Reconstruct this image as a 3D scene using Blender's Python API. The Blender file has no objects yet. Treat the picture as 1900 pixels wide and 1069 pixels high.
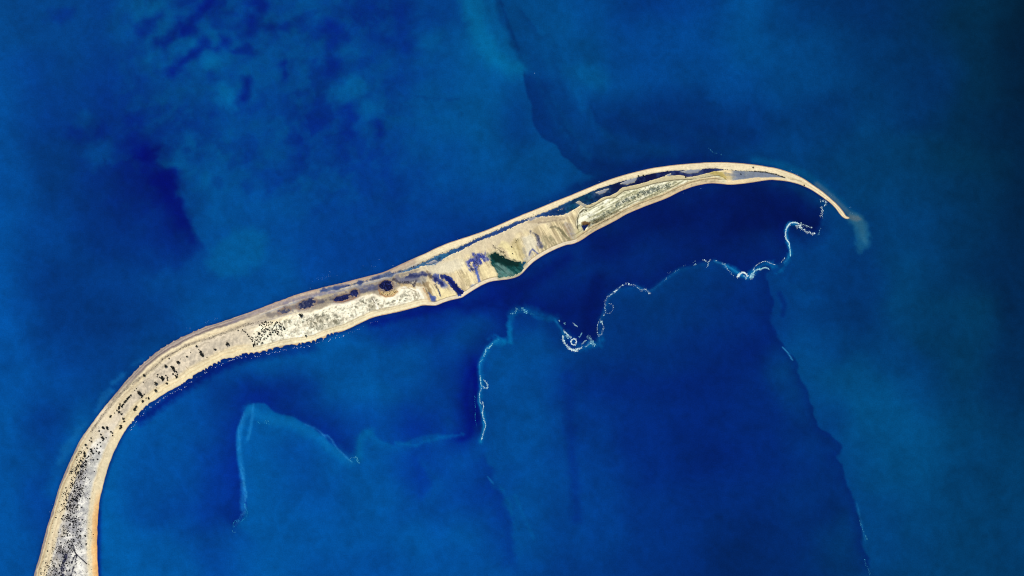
import bpy, math, random
import numpy as np
from mathutils import Vector

# ------------------------------------------------------------------ camera, sky, sun, exposure
# Map units: the survey map of the spit, 1 unit = 2 m, x to the east, y to the south.
M = 2.0
CX, CY = 950.0, 534.5
sc = bpy.context.scene
col = sc.collection

cam_d = bpy.data.cameras.new('camera')
cam = bpy.data.objects.new('camera', cam_d)
col.objects.link(cam)
cam.location = (0, 0, 9000)
cam.rotation_euler = (0, 0, 0)
cam_d.sensor_width = 36
cam_d.lens = 36 * 9000 / (1900 * M)
cam_d.clip_start = 10
cam_d.clip_end = 200000
sc.camera = cam

SUN_EL, SUN_AZ = math.radians(46), math.radians(-38)      # azimuth clockwise from +Y
world = bpy.data.worlds.new('World')
sc.world = world
world.use_nodes = True
wn = world.node_tree
sky = wn.nodes.new('ShaderNodeTexSky')
sky.sky_type = 'NISHITA'
sky.sun_disc = False
sky.sun_elevation = SUN_EL
sky.sun_rotation = SUN_AZ % (2 * math.pi)
bg = wn.nodes['Background']
bg.inputs['Strength'].default_value = 0.06
wn.links.new(sky.outputs['Color'], bg.inputs['Color'])

sun_d = bpy.data.lights.new('sun', 'SUN')
sun_d.energy = 4.0
sun_d.angle = math.radians(0.5)
sun_d.color = (1.0, 0.96, 0.9)
sun = bpy.data.objects.new('sun', sun_d)
col.objects.link(sun)
sd_ = Vector((math.sin(SUN_AZ) * math.cos(SUN_EL), math.cos(SUN_AZ) * math.cos(SUN_EL), math.sin(SUN_EL)))
sun.rotation_euler = sd_.to_track_quat('Z', 'Y').to_euler()
sun.location = sd_ * 3000

sc.view_settings.view_transform = 'Standard'
sc.view_settings.look = 'None'
sc.view_settings.gamma = 1
sc.view_settings.use_curve_mapping = False
sc.view_settings.exposure = 0.3
sc.cycles.use_denoising = False
sc.cycles.filter_width = 1.1

# light reaching a flat white surface, per channel (exposure included): turns a seen colour into an albedo
LIGHT = np.array([1.25, 1.25, 1.30])

# ------------------------------------------------------------------ numeric helpers
rng = np.random.default_rng(7)
random.seed(7)


def lin(c):
    c = np.clip(np.asarray(c, float) / 255.0, 0, 1)
    return np.where(c <= 0.04045, c / 12.92, ((c + 0.055) / 1.055) ** 2.4)


def albedo(c):
    return np.clip(lin(c) / LIGHT, 0.0006, 0.86)


def _hash(ix, iy, seed):
    h = (ix.astype(np.int64) * 374761393 + iy.astype(np.int64) * 668265263 + seed * 2147483647) & 0xffffffff
    h = ((h ^ (h >> 13)) * 1274126177) & 0xffffffff
    h = ((h ^ (h >> 16)) * 2246822519) & 0xffffffff
    return ((h ^ (h >> 15)) & 0xffff) / 65535.0


def vnoise(x, y, seed=0):
    ix, iy = np.floor(x), np.floor(y)
    fx, fy = x - ix, y - iy
    ix, iy = ix.astype(np.int64), iy.astype(np.int64)
    u, v = fx * fx * fx * (fx * (fx * 6 - 15) + 10), fy * fy * fy * (fy * (fy * 6 - 15) + 10)
    a, b = _hash(ix, iy, seed), _hash(ix + 1, iy, seed)
    c, d = _hash(ix, iy + 1, seed), _hash(ix + 1, iy + 1, seed)
    return (a + (b - a) * u) * (1 - v) + (c + (d - c) * u) * v


def fbm(x, y, scale, octv=4, seed=0, gain=0.5):
    """fractal noise about 0 (roughly -1..1), scale = size of the largest features in map units"""
    s, a, t = 0, 1.0, 0.0
    x, y = x / scale, y / scale
    for k in range(octv):
        c_, s_ = math.cos(k * 1.1 + 0.3), math.sin(k * 1.1 + 0.3)
        s = s + a * (vnoise(x * c_ - y * s_ + 17.3 * k, x * s_ + y * c_ - 9.1 * k, seed + k * 31) * 2 - 1)
        t += a
        a *= gain
        x, y = x * 2.03, y * 2.03
    return s / t * 1.5


def afbm(x, y, ang, along, across, octv=3, seed=0):
    """noise drawn out along a direction (degrees, map space)"""
    a = math.radians(ang)
    u = x * math.cos(a) + y * math.sin(a)
    v = -x * math.sin(a) + y * math.cos(a)
    return fbm(u * across / along, v, across, octv, seed)


def sstep(a, b, x):
    t = np.clip((x - a) / (b - a + 1e-9), 0, 1)
    return t * t * (3 - 2 * t)


def seg_dist(x, y, pts, closed=False, signed=False, want_s=False):
    """distance of points to a polyline; signed: + on the left walking (map y down)"""
    pts = np.asarray(pts, float)
    if closed:
        pts = np.vstack([pts, pts[:1]])
    best = np.full(x.shape, 1e18)
    sgn = np.ones(x.shape)
    arc = np.zeros(x.shape)
    acc = 0.0
    for (x0, y0), (x1, y1) in zip(pts[:-1], pts[1:]):
        dx, dy = x1 - x0, y1 - y0
        L2 = dx * dx + dy * dy + 1e-12
        t = np.clip(((x - x0) * dx + (y - y0) * dy) / L2, 0, 1)
        ex, ey = x - x0 - t * dx, y - y0 - t * dy
        d2 = ex * ex + ey * ey
        m = d2 < best
        best = np.where(m, d2, best)
        if signed:
            sgn = np.where(m, np.where(dx * (y - y0) - dy * (x - x0) > 0, -1.0, 1.0), sgn)
        if want_s:
            arc = np.where(m, acc + t * math.sqrt(L2), arc)
        acc += math.sqrt(L2)
    d = np.sqrt(best)
    if signed:
        d = d * sgn
    return (d, arc) if want_s else d


def inside(x, y, pts):
    pts = np.asarray(pts, float)
    r = np.zeros(x.shape, bool)
    n = len(pts)
    j = n - 1
    for i in range(n):
        xi, yi = pts[i]
        xj, yj = pts[j]
        if yi != yj:
            r ^= ((yi > y) != (yj > y)) & (x < (xj - xi) * (y - yi) / (yj - yi) + xi)
        j = i
    return r


def poly_sd(x, y, pts):
    """signed distance to a polygon, + inside"""
    d = seg_dist(x, y, pts, True)
    return np.where(inside(x, y, pts), d, -d)


def smooth(pts, n=3, closed=False):
    """Catmull-Rom through the points"""
    p = np.asarray(pts, float)
    out = []
    N = len(p)
    rngi = range(N if closed else N - 1)
    for i in rngi:
        if closed:
            a, b, c, d = p[(i - 1) % N], p[i], p[(i + 1) % N], p[(i + 2) % N]
        else:
            a, b, c, d = p[max(i - 1, 0)], p[i], p[i + 1], p[min(i + 2, N - 1)]
        for k in range(n):
            t = k / n
            out.append(0.5 * ((2 * b) + (-a + c) * t + (2 * a - 5 * b + 4 * c - d) * t * t + (-a + 3 * b - 3 * c + d) * t ** 3))
    if not closed:
        out.append(p[-1])
    return np.array(out)


def ellipse(cx, cy, rx, ry, deg, n=20):
    a = np.linspace(0, 2 * math.pi, n, endpoint=False)
    c, s = math.cos(math.radians(deg)), math.sin(math.radians(deg))
    u, v = rx * np.cos(a), ry * np.sin(a)
    return np.stack([cx + u * c - v * s, cy + u * s + v * c], 1)


class Paint:
    """colours of a set of map points"""
    def __init__(self, x, y, base):
        self.x, self.y = x, y
        self.c = np.empty(x.shape + (3,))
        self.c[:] = base

    def mix(self, m, c):
        m = np.clip(m, 0, 1)[..., None]
        self.c = self.c * (1 - m) + np.asarray(c, float) * m

    def mul(self, f):
        self.c = self.c * np.asarray(f)[..., None]

    def stroke(self, pts, w, c, a=1.0, soft=None, rough=0.0, seed=0):
        soft = w * 0.7 if soft is None else soft
        p = np.asarray(pts, float)
        pad = w + soft + rough * 2 + 3
        k = (self.x > p[:, 0].min() - pad) & (self.x < p[:, 0].max() + pad) & (self.y > p[:, 1].min() - pad) & (self.y < p[:, 1].max() + pad)
        if not k.any():
            return
        x, y = self.x[k], self.y[k]
        d = seg_dist(x, y, pts)
        if rough:
            d = d + fbm(x, y, max(rough * 2.5, 3), 3, seed + 5) * rough
        m = np.clip(a * (1 - sstep(w - soft, w + soft, d)), 0, 1)[:, None]
        self.c[k] = self.c[k] * (1 - m) + np.asarray(c, float) * m

    def area(self, pts, c, a=1.0, soft=1.0, rough=0.0, seed=0, mod=None):
        p = np.asarray(pts, float)
        pad = soft + rough * 2 + 3
        k = (self.x > p[:, 0].min() - pad) & (self.x < p[:, 0].max() + pad) & (self.y > p[:, 1].min() - pad) & (self.y < p[:, 1].max() + pad)
        if not k.any():
            return
        x, y = self.x[k], self.y[k]
        d = poly_sd(x, y, pts)
        if rough:
            d = d + fbm(x, y, max(rough * 2.5, 3), 3, seed + 9) * rough
        m = a * sstep(-soft, soft, d)
        if mod is not None:
            m = m * mod[k]
        m = np.clip(m, 0, 1)[:, None]
        self.c[k] = self.c[k] * (1 - m) + np.asarray(c, float) * m


# ------------------------------------------------------------------ mesh helpers
def wx(x): return (np.asarray(x, float) - CX) * M
def wy(y): return (CY - np.asarray(y, float)) * M


def mesh_from(name, verts, faces, colors=None, mat=None, smooth_=True):
    """verts (n,3), faces (m,k) arrays -> mesh, colours stored as point attribute"""
    me = bpy.data.meshes.new(name)
    verts = np.ascontiguousarray(verts, np.float32)
    faces = np.ascontiguousarray(faces, np.int32)
    m, k = faces.shape
    me.vertices.add(len(verts))
    me.vertices.foreach_set('co', verts.ravel())
    me.loops.add(m * k)
    me.loops.foreach_set('vertex_index', faces.ravel())
    me.polygons.add(m)
    me.polygons.foreach_set('loop_start', np.arange(0, m * k, k, dtype=np.int32))
    me.polygons.foreach_set('use_smooth', np.full(m, smooth_, bool))
    me.update(calc_edges=True)
    if colors is not None:
        at = me.color_attributes.new('tint', 'FLOAT_COLOR', 'POINT')
        rgba = np.ones((len(verts), 4), np.float32)
        rgba[:, :3] = colors
        at.data.foreach_set('color', rgba.ravel())
    if mat:
        me.materials.append(mat)
    return me


def link(name, data, label=None, cat=None, group=None, kind=None, parent=None):
    o = bpy.data.objects.new(name, data)
    col.objects.link(o)
    if label: o['label'] = label
    if cat: o['category'] = cat
    if group: o['group'] = group
    if kind: o['kind'] = kind
    if parent: o.parent = parent
    return o


def new_mat(name):
    m = bpy.data.materials.new(name)
    m.use_nodes = True
    return m, m.node_tree, m.node_tree.nodes['Principled BSDF']


def tinted(name, rough, spec, grain_scale, grain_amt, bump_scale=None, bump_str=0.0, bump_dist=0.3, ripple=False):
    m, nt, bs = new_mat(name)
    N, L = nt.nodes, nt.links
    at = N.new('ShaderNodeAttribute'); at.attribute_name = 'tint'
    geo = N.new('ShaderNodeNewGeometry')
    nz = N.new('ShaderNodeTexNoise'); nz.inputs['Scale'].default_value = grain_scale
    nz.inputs['Detail'].default_value = 3
    L.new(geo.outputs['Position'], nz.inputs['Vector'])
    mr = N.new('ShaderNodeMapRange')
    mr.inputs['From Min'].default_value = 0.25; mr.inputs['From Max'].default_value = 0.75
    mr.inputs['To Min'].default_value = 1 - grain_amt; mr.inputs['To Max'].default_value = 1 + grain_amt
    L.new(nz.outputs['Fac'], mr.inputs['Value'])
    mx = N.new('ShaderNodeVectorMath'); mx.operation = 'SCALE'
    L.new(at.outputs['Color'], mx.inputs[0]); L.new(mr.outputs['Result'], mx.inputs['Scale'])
    L.new(mx.outputs['Vector'], bs.inputs['Base Color'])
    bs.inputs['Roughness'].default_value = rough
    bs.inputs['Specular IOR Level'].default_value = spec
    if bump_scale:
        bz = N.new('ShaderNodeTexNoise'); bz.inputs['Scale'].default_value = bump_scale; bz.inputs['Detail'].default_value = 4
        if ripple:
            vr = N.new('ShaderNodeVectorRotate'); vr.rotation_type = 'Z_AXIS'; vr.inputs['Angle'].default_value = math.radians(-27)
            mp = N.new('ShaderNodeMapping')
            mp.inputs['Scale'].default_value = (1.0, 0.16, 1.0)
            L.new(geo.outputs['Position'], vr.inputs['Vector']); L.new(vr.outputs['Vector'], mp.inputs['Vector']); L.new(mp.outputs['Vector'], bz.inputs['Vector'])
        else:
            L.new(geo.outputs['Position'], bz.inputs['Vector'])
        bp = N.new('ShaderNodeBump'); bp.inputs['Strength'].default_value = bump_str; bp.inputs['Distance'].default_value = bump_dist
        if ripple:
            ra = N.new('ShaderNodeAttribute'); ra.attribute_name = 'ripple'
            mm = N.new('ShaderNodeMath'); mm.operation = 'MULTIPLY'; mm.inputs[1].default_value = bump_str
            L.new(ra.outputs['Fac'], mm.inputs[0]); L.new(mm.outputs[0], bp.inputs['Strength'])
        L.new(bz.outputs['Fac'], bp.inputs['Height'])
        L.new(bp.outputs['Normal'], bs.inputs['Normal'])
    return m


MAT_SEA = tinted('sea_water', 0.22, 0.05, 0.20, 0.13, 0.075, 1.0, 4.0, True)
MAT_POOL = tinted('pool_water', 0.2, 0.3, 0.25, 0.12)
MAT_SAND = tinted('spit_sand', 0.95, 0.05, 0.35, 0.10, 0.25, 0.5, 0.5)
MAT_SCRUB = tinted('scrub_leaves', 0.8, 0.1, 0.5, 0.3)
MAT_FOAM = tinted('foam', 0.7, 0.2, 0.5, 0.05)

# ------------------------------------------------------------------ the outline of the spit
UP = [(16, 1260), (38, 1170), (62.7, 1069), (75, 1026.6), (86.5, 981.5), (96.5, 949), (104, 924), (110.5, 901), (120, 879), (130, 856), (140, 833.5), (150, 814),
      (160, 800), (175, 780), (190, 760), (205, 741.5), (219, 725), (232, 709), (247, 693), (265, 675), (284, 659), (301, 646.5), (322, 634), (342, 624),
      (362, 615), (382, 606.5), (402, 600), (425, 592.5), (450, 584), (475, 575), (505, 563.5), (537, 551.5), (562, 543), (595, 534.5), (637, 524.5), (675, 514.5),
      (710, 505.5), (737, 493.5), (762, 482), (787, 471), (812, 459), (837, 449), (865, 440), (900, 428), (925, 417.5), (950, 406.5), (975, 396), (1000, 386),
      (1030, 373.5), (1057, 363), (1082, 352.5), (1110, 341), (1137, 331), (1162, 323.5), (1187, 317), (1212, 311.5), (1237, 308), (1262, 305), (1300, 302),
      (1325, 301), (1350, 301.3), (1375, 303), (1400, 305.5), (1425, 309.5), (1440, 312), (1457, 317), (1475, 323.5), (1492, 332), (1507, 342), (1525, 354.5),
      (1540, 367), (1555, 381), (1565, 393), (1570, 400.5), (1575, 402.8)]
LO = [(1576.5, 404), (1575, 406), (1569, 406), (1562.5, 402), (1557, 396), (1550, 386.5), (1542, 378), (1532, 370.5), (1520, 362), (1507, 353.5), (1492, 346), (1475, 340),
      (1457, 336.3), (1440, 334.5), (1425, 334.3), (1400, 338), (1375, 341.5), (1355, 343), (1337, 341.3), (1320, 340.3), (1300, 343), (1282, 347.7), (1262, 355.5),
      (1237, 368), (1212, 377.5), (1187, 387), (1162, 398), (1145, 408), (1125, 418.5), (1105, 428.5), (1090, 438), (1077, 447), (1062, 453), (1050, 455), (1032, 462),
      (1012, 472), (995, 482.5), (982, 493.5), (970, 506.5), (960, 513.5), (945, 518), (927, 520.3), (910, 523), (894, 529.5), (876, 540), (863, 548.5), (855, 553), (837, 557),
      (822, 562), (809, 567), (797, 567), (785, 567), (770, 571), (747, 577), (725, 582), (702, 586.7), (689, 590.5), (680, 594.5), (662, 603), (650, 609), (635, 615), (620, 618.5),
      (608, 622.5), (587, 631.5), (570, 636), (550, 639), (520, 644), (500, 649), (475, 655), (455, 656.5), (437, 660), (412, 669), (390, 680), (370, 691.5), (350, 704), (332, 716.5),
      (312, 726.5), (292, 739), (272, 753), (257.5, 768), (245, 784), (231, 801), (219, 823.5), (208.5, 846), (198, 876), (190.5, 904), (185.5, 926), (183, 951), (181, 976.5),
      (180.5, 1014), (181, 1041.6), (182.5, 1069), (186, 1180), (184, 1260)]
UPs, LOs = smooth(UP, 3), smooth(LO, 3)
OUT = np.vstack([UPs, LOs])

# lagoon behind the outer beach
LAG_UP = [(738, 505.5), (755, 500), (777, 491), (797, 481), (815, 473), (830, 467.5), (849, 459.5), (867, 451.5), (885, 443), (910, 432.5),
          (934, 422), (954, 413), (978, 405.5), (995, 400), (1011, 394), (1028, 387), (1045, 379), (1066, 369), (1085, 361), (1110, 350), (1135, 342), (1162, 334), (1185, 328),
          (1212, 321.5), (1237, 317.5), (1262, 316), (1287, 314.5), (1325, 312), (1350, 316)]
LAG_LO = [(1340, 317), (1325, 318.5), (1307, 323), (1292, 327), (1275, 329), (1268, 326), (1250, 326), (1237, 327), (1220, 331.5), (1200, 338), (1182, 343), (1165, 346.5), (1155, 348.5),
          (1145, 357), (1132, 364), (1120, 366), (1110, 373), (1100, 378), (1090, 381), (1082, 380), (1075, 383), (1060, 392), (1050, 397), (1032, 401), (1012, 402), (995, 403.5),
          (975, 411), (965, 416), (941, 427), (924, 435), (902, 443), (882, 451), (867, 458.5), (852, 467), (837, 473), (827, 479), (815, 485), (803, 491), (794, 491.6), (785, 494.5), (770, 499),
          (755, 504), (738, 507.5)]
LAGOON = np.vstack([smooth(LAG_UP, 2), smooth(LAG_LO, 2)])


def z1(pts, ox, oy, s): return [(ox + a / s, oy + b / s) for a, b in pts]


GREEN = smooth(z1([(270, 608), (300, 612), (335, 588), (370, 590), (405, 605), (450, 640), (520, 668), (580, 690), (650, 695), (687, 686), (675, 730), (645, 785), (600, 815), (540, 848), (470, 856),
                   (390, 868), (376, 830), (352, 770), (330, 738), (300, 715), (305, 680), (290, 640)], 860, 370, 5.94), 2, True)
WEDGE = smooth(z1([(950, 480), (1000, 482), (1060, 520), (1110, 580), (1150, 630), (1212, 680), (1190, 705), (1140, 738), (1118, 690), (1062, 620), (1010, 560), (970, 520)], 680, 440, 6.68), 2, True)
DARKPOND = smooth(z1([(515, 607), (545, 600), (572, 600), (552, 630), (535, 652), (525, 630)], 950, 267, 4), 2, True)
POOL_A = ellipse(528, 576.5, 11, 3.6, -19)
POOL_B = ellipse(569, 564, 19, 7, -18)
POOL_C = ellipse(635, 553.5, 15, 5.5, -16)
POOL_D = ellipse(658, 544.5, 8, 7, -10)
POOL_E = ellipse(716.5, 530.5, 13, 9, -8)
TONGUES = [[(1151, 341), (1162, 335), (1184, 328.5), (1177, 338), (1164, 342.5)], [(1262, 319), (1280, 315), (1302, 314.5), (1294, 321), (1277, 322.5)],
           [(1105, 358), (1122, 350.5), (1130, 351), (1122, 358), (1112, 361)], [(1068, 376), (1075, 372.5), (1086, 380), (1086, 384), (1075, 380)], [(1235, 326), (1245, 322), (1243, 327)],
           [(790, 489), (808, 482), (812, 486), (800, 490)], [(977, 407), (990, 402), (996, 404), (985, 410)]]
MUD = [(1458, 330.5), (1443, 329), (1423, 329.4), (1402, 329.4), (1382, 332.5), (1361, 335), (1351, 336.5), (1349, 330), (1343, 322), (1350, 315), (1375, 317.5), (1400, 318.5), (1425, 321), (1440, 325)]
POOLS = [POOL_A, POOL_B, POOL_C, POOL_D, POOL_E, WEDGE, GREEN, DARKPOND]

# ------------------------------------------------------------------ the spit: points of the terrain grid
cx_ = np.arange(-72, 1600, 8.0); cy_ = np.arange(288, 1272, 8.0)
gx, gy = np.meshgrid(cx_, cy_)
coarse = poly_sd(gx, gy, OUT) > -16
fine = np.kron(coarse, np.ones((8, 8), bool))
H_, W_ = fine.shape
yy, xx = np.nonzero(fine)
# skip detail far outside the frame
X = -72 + xx - 3.5
Y = 288 + yy - 3.5
SD = poly_sd(X, Y, OUT)
keep = SD > -5
idx = -np.ones(fine.shape, np.int64)
X, Y, SD, xx, yy = X[keep], Y[keep], SD[keep], xx[keep], yy[keep]
idx[yy, xx] = np.arange(len(X))
TU, SU = seg_dist(X, Y, UPs, want_s=True)
TL, SL = seg_dist(X, Y, LOs, want_s=True)

# cusps of the inner beach (short points of sand reaching into the water)
n1 = fbm(SL, SL * 0 + 3.0, 26, 3, 11)
ph = SL / 15.0 + n1 * 1.3
cusp = (1 - np.abs(2 * (ph - np.floor(ph)) - 1)) ** 2.5
zone_c = sstep(225, 250, X) * (1 - sstep(610, 640, X)) * (TL < TU)
cz = zone_c * sstep(-0.9, 0.5, fbm(SL, SL * 0 + 9.0, 60, 2, 21))
up_rag = sstep(215, 260, X) * (1 - sstep(370, 410, X)) * (TU < TL)
pu = SU / 17.0 + fbm(SU, SU * 0, 30, 2, 5) * 0.9
cuspu = (1 - np.abs(2 * (pu - np.floor(pu)) - 1)) ** 4
ragged = fbm(X, Y, 9, 3, 3) * 0.5
E = SD + cz * (cusp * 4.2 - 1.6) + up_rag * cuspu * 2.0 + ragged * np.where(X < 640, 1.0, 0.35)

# ------------------------------------------------------------------ colour of the spit
P = Paint(X, Y, (222, 206, 178))
nA, nB, nC = fbm(X, Y, 40, 4, 41), fbm(X, Y, 10, 4, 42), fbm(X, Y, 4, 3, 43)
nF = fbm(X, Y, 2.2, 2, 44)
base = sstep(760, 860, Y)                                   # the root of the spit
bend = sstep(180, 230, X) * (1 - base) * (1 - sstep(440, 500, X))
secC = sstep(440, 490, X) * (1 - sstep(775, 800, X - (Y - 530) * 0.2))
secD = sstep(775, 800, X - (Y - 530) * 0.2) * (1 - sstep(1058, 1078, X + (Y - 420) * 0.3))
secE = sstep(1058, 1078, X + (Y - 420) * 0.3)
east = sstep(1330, 1350, X)
W_tot = TU + TL
frac = TU / (W_tot + 1e-6)

# interior tones
P.mix(base, (196, 190, 178))
P.mix(base * sstep(0.40, 0.55, frac + nB * 0.06) * (1 - sstep(0.72, 0.85, frac)), (204, 203, 198))
P.mix(bend * 0.9, (217, 203, 180))
P.mix(bend * sstep(0.05, 0.5, nB) * sstep(0.4, 0.5, frac) * 0.55, (178, 168, 152))
ang_b = afbm(X, Y, 55, 14, 3.0, 3, 61)
P.mix(bend * sstep(0.15, 0.6, afbm(X, Y, 100, 18, 5, 3, 62)) * sstep(0.42, 0.55, frac) * (1 - sstep(0.72, 0.8, frac)) * 0.5, (172, 163, 148))
P.mix(secC, (238, 226, 198))
P.mix(secD, (221, 202, 162))
P.mix(secE, (214, 203, 164))
P.mix(east, (232, 210, 166))

# root: white bare sand between dark scrub
wz = base * sstep(0.1, 0.5, fbm(X, Y, 14, 4, 47) + 0.4 - np.abs(frac - 0.42) * 2.0)
P.mix(wz * 0.85, (240, 237, 228))
P.area([(118, 905), (150, 885), (146, 915), (128, 960), (108, 1000), (100, 985)], (226, 218, 205), 0.6, 6, 3, 4)
P.mix(base * sstep(0.0, 0.6, nB + nC * 0.5) * (np.abs(frac - 0.5) < 0.3) * 0.35, (150, 148, 150))
for pts, w in ((((150, 852), (147, 882), (142, 908), (133, 942), (128, 975)), 9), (((142, 965), (143, 985), (139, 1006), (124, 1022), (118, 1056), (112, 1080)), 10), (((112, 1000), (104, 1040), (98, 1075)), 8)):
    P.stroke(pts, w, (128, 128, 140), 0.42, 7, 6, 9)
P.stroke([(122, 1030), (118, 1050), (116, 1075)], 2.6, (28, 30, 60), 0.85, 2, 3, 3)
P.stroke([(137, 1016), (140, 1026), (150, 1036), (161, 1046)], 0.9, (20, 22, 40), 0.9, 0.6, 0.5, 4)
P.stroke([(133, 1045), (136, 1035), (142, 1030), (140, 1045), (134, 1060), (130, 1075)], 1.3, (20, 22, 45), 0.9, 0.9, 1.0, 5)
P.area([(141, 1036), (150, 1040), (158, 1055), (155, 1075), (140, 1075), (136, 1060)], (238, 235, 226), 0.75, 3, 3, 8)
P.stroke([(140, 1010), (146, 1025), (150, 1030)], 3, (228, 226, 222), 0.8, 2)

P.mix(base * sstep(0.25, 0.55, fbm(X, Y, 6, 4, 48)) * sstep(10, 16, TU) * sstep(14, 22, TL) * 0.7, (236, 233, 226))
P.mix(base * sstep(0.2, 0.6, fbm(X, Y, 5, 4, 49)) * sstep(12, 18, TU) * sstep(20, 30, TL) * 0.45, (126, 126, 136))
# wrack lines running along the outer beach
wr = base + bend
ol = TU + nB * 1.4
P.mix(wr * (1 - sstep(20, 26, ol)), (222, 206, 172))
P.mix(base * (1 - sstep(9, 14, ol)), (206, 192, 158))
outer = (1 - sstep(8.0, 11.0, ol)) * bend * sstep(200, 260, X) + (1 - sstep(3.0, 4.2, ol)) * wr
P.mix(outer, (148, 135, 130))
P.mix(outer * sstep(0.1, 0.5, np.sin(TU * 1.9 + nA * 3)) * 0.5, (176, 162, 152))
P.mix(bend * np.exp(-((TU - 7.2 + nB) / 0.7) ** 2) * sstep(230, 280, X) * 0.8, (98, 88, 96))
P.mix(bend * np.exp(-((TU - 4.6 + nB * .7) / 0.6) ** 2) * sstep(230, 280, X) * 0.8, (196, 180, 166))
P.mix(wr * np.exp(-((TU - 17 + nB * 1.5) / 1.0) ** 2) * 0.35, (176, 150, 118))
P.mix(base * np.exp(-((TU - 7 + nB * 1.0) / 0.9) ** 2) * 0.55, (168, 128, 92))
P.mix(wr * np.exp(-((TU - 30 + nB * 2.5) / 1.5) ** 2) * sstep(-0.3, 0.3, nB) * 0.5, (150, 140, 122))
WRACK = smooth([(170, 800), (190, 772), (215, 739), (237, 719), (270, 694), (290, 679), (305, 664), (325, 653), (350, 639), (375, 631.5), (400, 624), (425, 614), (450, 605), (468, 600)], 3)
P.stroke(WRACK, 2.2, (138, 128, 116), 0.55, 1.6, 1.8, 2)
P.stroke([(200, 760), (235, 728), (268, 707), (300, 690)], 0.6, (176, 160, 138), 0.6, 0.5, 0.5, 3)
for pts in (((345, 680), (352, 690), (354, 706)), ((388, 670), (391, 678))):
    P.stroke(pts, 0.6, (140, 120, 96), 0.8, 0.5, 0.4)
# inner beach of root and bend
il = TL + nB * 1.2
P.mix((base + bend) * (1 - sstep(15, 22, il)) * 0.8, (231, 213, 172))
P.mix(bend * (1 - sstep(10, 16, il)) * 0.75, (238, 222, 180))
P.mix(base * sstep(895, 960, Y) * (1 - sstep(7, 12.5, il)), (238, 192, 132))
P.mix(base * sstep(895, 960, Y) * (1 - sstep(3, 6, il)) * 0.45, (230, 166, 92))
P.mix(bend * np.exp(-((TL - 8.5 + nB * 1.5) / 0.9) ** 2) * 0.35, (196, 158, 108))
P.mix((bend + base * (1 - sstep(900, 950, Y))) * np.exp(-((TL - 15 + nB * 1.5) / 0.9) ** 2) * 0.3, (186, 158, 120))

# section C: grey outer beach, wet strip, marsh ground, bright dunes, yellow inner beach
ub = TU + nC * 0.6
duneC = smooth([(470, 612), (500, 598), (530, 585), (560, 580), (590, 575), (620, 562), (645, 560), (668, 549), (690, 544), (705, 549), (722, 552), (740, 545), (748, 533), (762, 533), (780, 540), (786, 552), (786, 565),
                (770, 569), (747, 575), (700, 586), (660, 603), (600, 625), (520, 643), (470, 650)], 2, True)
P.mix(secC * (1 - sstep(36, 42, TU + nB * 2)) * sstep(540, 600, X), (176, 163, 140))
P.mix(secC * (1 - sstep(540, 600, X)) * (1 - sstep(20, 30, TU + nB * 3)), (190, 176, 156))
dC = poly_sd(X, Y, duneC) + nB * 2.0
P.mix(secC * sstep(-2, 3, dC), (248, 239, 214))
mot = sstep(0.02, 0.35, 0.75 * fbm(X, Y, 4.5, 4, 71) + 0.4 * afbm(X, Y, -20, 14, 3, 3, 75) + 0.35 * fbm(X, Y, 26, 2, 72) - 0.05) * sstep(2, 9, dC) * (1 - sstep(0.80, 0.90, frac))
P.mix(secC * mot * 0.62, (164, 160, 140))
P.mix(secC * mot * sstep(0.2, 0.6, nC) * 0.6, (104, 104, 90))
P.mix(secC * sstep(2, 9, dC) * sstep(0.25, 0.6, fbm(X, Y, 3.4, 3, 74)) * (1 - sstep(0.78, 0.86, frac)) * 0.4, (118, 118, 104))
for cxx, cyy, rx, ry in ((590, 594, 16, 7), (575, 600, 14, 5), (690, 569, 9, 6), (620, 598, 8, 5), (640, 592, 6, 4), (552, 612, 10, 5), (770, 550, 9, 8), (505, 632, 10, 5), (708, 568, 8, 5)):  # ridge shading on the dune slopes, painted in as grey-brown patches
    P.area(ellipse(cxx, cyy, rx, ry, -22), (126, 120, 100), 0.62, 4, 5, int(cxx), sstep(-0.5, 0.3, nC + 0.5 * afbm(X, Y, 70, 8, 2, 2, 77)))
P.stroke([(692, 555), (700, 568), (703, 578)], 1.6, (250, 244, 228), 0.9, 1.0)
P.stroke([(690, 553), (696, 563)], 0.7, (90, 80, 60), 0.8, 0.6)
P.stroke([(747, 533), (762, 531), (776, 538), (784, 550), (786, 562)], 1.8, (250, 244, 226), 0.9, 1.2)
P.stroke([(745, 535), (757, 534.5), (772, 541)], 0.5, (130, 110, 80), 0.8, 0.5)
flow = afbm(X, Y, -16, 40, 3.2, 4, 81)
P.mix(secC * (1 - sstep(24, 42, TU)) * sstep(12, 18, TU) * sstep(-0.1, 0.5, flow) * 0.45, (134, 124, 124))
P.mix(secC * (1 - sstep(30, 46, TU)) * sstep(12, 18, TU) * sstep(0.0, 0.6, -flow) * 0.5, (212, 194, 152))
P.mix(secC * (1 - sstep(9, 11.5, ub)), (190, 172, 152))
P.mix(secC * (1 - sstep(2.5, 4.5, ub)) * 0.6, (170, 146, 134))
P.mix(secC * np.exp(-((TU - 12.5 + nC) / 1.3) ** 2) * sstep(460, 520, X), (172, 172, 176))
P.mix(secC * np.exp(-((TU - 10.6 + nC * .6) / 0.7) ** 2) * 0.6, (228, 218, 200))
P.stroke([(420, 603), (462, 585), (496, 573), (529, 560), (571, 549), (613, 540)], 2.6, (140, 134, 146), 0.6, 2.0, 1.6, 6)
for q_, (a_, w_) in enumerate(((.85, 2.2), (.7, 1.4))):
    P.stroke([(596, 540), (639, 531.5), (672, 523.6), (700, 516), (722, 510), (742, 504)], w_, ((78, 98, 140), (44, 62, 120))[q_], a_, 1.8, 4.5, 7 + q_)
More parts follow.
